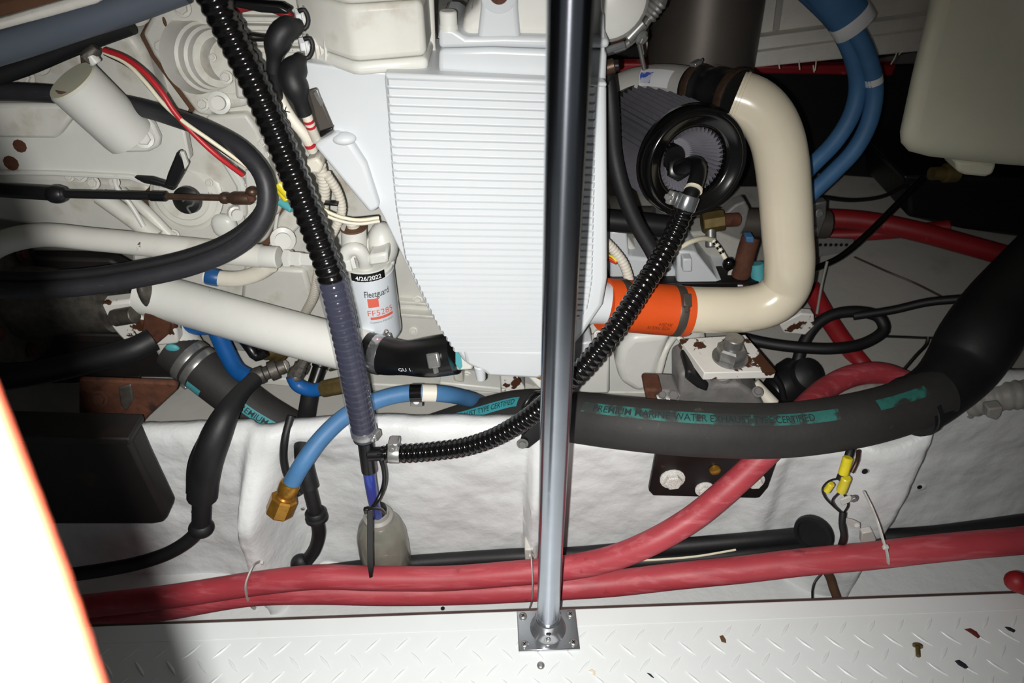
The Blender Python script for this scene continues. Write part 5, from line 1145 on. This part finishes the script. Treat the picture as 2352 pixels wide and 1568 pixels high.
# grey bilge conduit
t = thing('bilge_conduit', 'grey corrugated conduit at the right edge behind the elbow', 'conduit', at(2280, 940, .88))
corrug('conduit', [(1900, 930, .98), (2000, 905, .97), (2090, 930, .96), (2180, 948, .93), (2240, 922, .90), (2310, 908, .885), (2420, 905, .88), (2560, 905, .88), (2800, 905, .88)], rad(70, 2290, 910, .885), .0135, 'conduit_grey', t, depth=.13, seg=20, sub=5)
plate('conduit_clip', [(2270, 940), (2306, 935), (2300, 955), (2290, 966), (2268, 960)], .84, .02, 'conduit_grey', t, .003)
# yellow crimped wires on the gusset
t = thing('crimped_wires', 'bundle of wires with yellow crimp connectors on the right gusset', 'wires', at(1930, 1180, .72))
yg = .70
tube('black_jacket', [(1958, 1020, .73), (1950, 1045, .715), (1940, 1075, yg + .005), (1930, 1100, yg)], 18, 'rubber', t, seg=10, r=.0065)
tube('brown_lead', [(1972, 1035, .73), (1968, 1060, .71), (1956, 1085, yg)], 10, 'brown_fitting', t, seg=8)
for (a, b_2) in (((1948, 1050, .70), (1936, 1090, .69)), ((1944, 1096, .695), (1932, 1128, .695)), ((1910, 1110, .70), (1898, 1128, .70))):
    cyl('yellow_crimp', at(*a), at(*b_2), .0078 if a[0] > 1920 else .0055, 'yellow_plastic', t, seg=12)
for k, pts in enumerate(([(1930, 1098, yg), (1905, 1104, yg), (1890, 1120, yg), (1894, 1140, yg), (1912, 1160, yg), (1935, 1180, yg)], [(1936, 1130, yg), (1944, 1145, yg), (1948, 1160, yg), (1938, 1178, yg)], [(1926, 1132, yg), (1912, 1148, yg), (1916, 1160, yg), (1938, 1182, yg)])):
    tube('loose_lead', pts, 5, 'black_wire', t, seg=6, step=.004)
tube('lower_lead', [(1936, 1176, yg), (1934, 1200, .69), (1938, 1230, .685), (1930, 1260, .69)], 16, 'rubber', t, seg=8)
plate('clear_tab', [(1930, 1148), (1955, 1140), (1958, 1150), (1934, 1162)], yg - .006, .004, 'tie_white', t, .001)
inst('tab_screw', bolt_mesh('zinc'), at(1960, 1144, yg - .004), (0, -1, .2), .0052, t)
plate('ring_tongue', [(1938, 1190), (1960, 1194), (1976, 1202), (1976, 1214), (1962, 1212), (1938, 1200)], yg - .004, .002, 'tie_white', t, .0005)
lathe('tongue_hole', at(1968, 1206, yg - .0045), (0, -1, .2), [(0, .004), (.0008, .004)], 'gelcoat', t, seg=12)
cap_tube('brown_bundle', [(1898, 1310, .70), (1908, 1330, .70), (1914, 1350, .695), (1922, 1372, .69)], 20, 'wood_brown', 'frayed brown wire bundle dropping below the red hose', 'wire', seg=8)
cap_tube('grey_wire', [(1888, 1316, .70), (1872, 1335, .69), (1866, 1355, .68), (1866, 1376, .67)], 5, 'black_wire', 'thin grey wire curving below the red hose', 'wire', seg=6)
for k, (x, y, w_, lb) in enumerate(((2112, 1118, 26, 'glue blob with screw hole on the grey stringer at right'), (2082, 1204, 30, 'white glue lump low on the grey stringer at right'), (1986, 1082, 14, 'small screw hole in the right gusset'))):
    X = at(x, y, .8); Y_ = stringer_y(X.x * 1.06, -.0) - .001
    t = thing('glue_blob', lb, 'blob', at(x, y, Y_))
    ell('blob', at(x, y, Y_), rad(w_, x, y, Y_) * 1.4, .004, rad(w_, x, y, Y_), 'gelcoat', t, seg=14); lathe('hole', at(x, y, Y_ - .004), (0, -1, .2), [(0, .005), (.001, .005)], 'label_black', t, seg=12)

# ================================================================== debris on the deck
def dbl(name, label, px, py, poly, mat, h=.003):
    c = atZ(px, py, 0.0); k = zdepth(py, c.y) / F
    bot = [c + Vector((x * k, -y * k, .0002)) for x, y in poly]; top_ = [c + Vector((x * k * .8, -y * k * .8, h)) for x, y in poly]
    V, Fc = hull(bot, top_); tag(put(name, V, Fc, mat, None), label, 'debris')
dbl('paint_chip', 'brown chip on the deck below the black bracket', 1660, 1468, [(-6, -8), (2, -10), (7, 2), (6, 9), (-4, 6)], 'debris_brown')
dbl('paint_chip', 'dark sliver on the deck right of the pole base', 1494, 1551, [(-8, -6), (0, -4), (8, 6), (2, 4)], 'debris_dark', .002)
dbl('paint_chip', 'dark red flake on the deck at right', 2232, 1452, [(-14, -8), (0, -10), (12, 0), (14, 12), (6, 14), (-4, 2)], 'debris_red')
dbl('paint_chip', 'black oval chip at the bottom right of the deck', 2208, 1525, [(-12, -8), (-2, -10), (10, 2), (12, 10), (2, 10), (-8, 2)], 'debris_dark')
dbl('paint_chip', 'small dark chip near the right edge of the deck', 2320, 1445, [(-10, -6), (0, -4), (10, 4), (4, 8), (-6, 2)], 'debris_dark')
dbl('paint_scuff', 'pale tan scuff on the deck right of the pole base', 1360, 1545, [(-10, -4), (0, -9), (8, -4), (6, 8), (0, 4), (2, -2)], 'cream_paint', .0012)
c = atZ(2106, 1492, .003); t = thing('loose_screw', 'loose dirty screw lying on the deck at right', 'screw', c)
cyl('shank', c + Vector((-.004, -.012, .002)), c + Vector((.002, .004, .003)), .0036, 'old_brass', t, seg=10); lathe('head', c + Vector((.002, .004, .003)), (.35, .9, .1), [(0, .0075), (.003, .0075), (.005, .004)], 'old_brass', t, seg=12)
s = tag(inst('deck_screw', screw_mesh('steel'), atZ(1242, 1528, 0), (0, 0, 1), .0062), 'flush steel screw in the deck in front of the pole base', 'screw')
tag(inst('bilge_bolt', bolt_mesh('black_paint'), atZ(1017, 1397, -.183), (0, 0, 1), .003), 'tiny dark bolt head in the white bilge strip', 'bolt')

# ================================================================== the photographer's hand at the lens, lower left
HX, HY = -62, 18
def cs3(px, py, d):
    px += HX; py += HY; return CAM + (RIGHT * ((px - CX) / F) + FWD + DOWN * ((py - CY) / F)) * d
def finger(pts, radii):
    P = Path([cs3(*p) for p in pts], .002); n = len(radii) - 1
    def rf(dd):
        x = dd / P.L * n; i = min(int(x), n - 1); return radii[i] + (radii[i + 1] - radii[i]) * (x - i)
    V, Fc = tubev(P, rf, 16); return V, Fc, P
VV = []; FF = []
def addm(V, Fc):
    n = len(VV); VV.extend(V); FF.extend([tuple(i + n for i in f) for f in Fc])
HD = .105
fingers = [
    ([(270, 2080, HD), (190, 1780, HD), (122, 1560, HD), (30, 1270, HD), (-80, 960, HD * 1.0), (-160, 700, HD * .99), (-215, 470, HD * .98), (-235, 360, HD * .98)], [.0105, .0100, .0092, .0090, .0086, .0084, .0078, .0072, .004]),
    ([(-40, 2120, HD * .9), (-170, 1800, HD * .86), (-320, 1450, HD * .85), (-480, 1150, HD * .86), (-560, 900, HD * .9)], [.0108, .0102, .0095, .0088, .0080, .0045]),
    ([(-260, 2200, HD * .86), (-430, 1900, HD * .8), (-600, 1600, HD * .78), (-740, 1350, HD * .8), (-800, 1150, HD * .86)], [.0104, .0098, .0092, .0085, .0078, .0045]),
    ([(-440, 2350, HD * .84), (-640, 2130, HD * .78), (-800, 1900, HD * .76), (-900, 1720, HD * .8)], [.0092, .0086, .0080, .0070, .0040]),
    ([(420, 2560, HD * .95), (560, 2360, HD * .85), (640, 2150, HD * .78), (660, 1960, HD * .75)], [.0125, .0118, .0105, .0098, .0055]),
]
tipP = None
for pts, rr in fingers:
    V, Fc, P = finger(pts, rr); addm(V, Fc)
    if tipP is None: tipP = P
pc = cs3(40, 2450, HD * .9)
e_ = ell('tmp', pc, .042, .020, .045, 'skin'); addm([e_.matrix_world @ v.co + e_.location for v in e_.data.vertices], [tuple(p.vertices) for p in e_.data.polygons]); bpy.data.objects.remove(e_)
P = Path([cs3(60, 2600, HD * .9), cs3(120, 3000, HD * .85), cs3(200, 3500, HD * .8)], .004); addm(*tubev(P, .027, 18))
t = thing('hand', 'overexposed blurred finger and hand close to the lens at lower left', 'hand', pc)
h = put('hand_skin', VV, FF, 'skin', t, smooth=80)
md = h.modifiers.new('remesh', 'REMESH'); md.mode = 'VOXEL'; md.voxel_size = .0016; md.use_smooth_shade = True
md = h.modifiers.new('smooth', 'SMOOTH'); md.iterations = 6; md.factor = .5
ell('fingernail', tipP.P[-6] + DOWN * 0 - FWD * .0072, .0052, .0012, .0060, 'nail', t, seg=14)
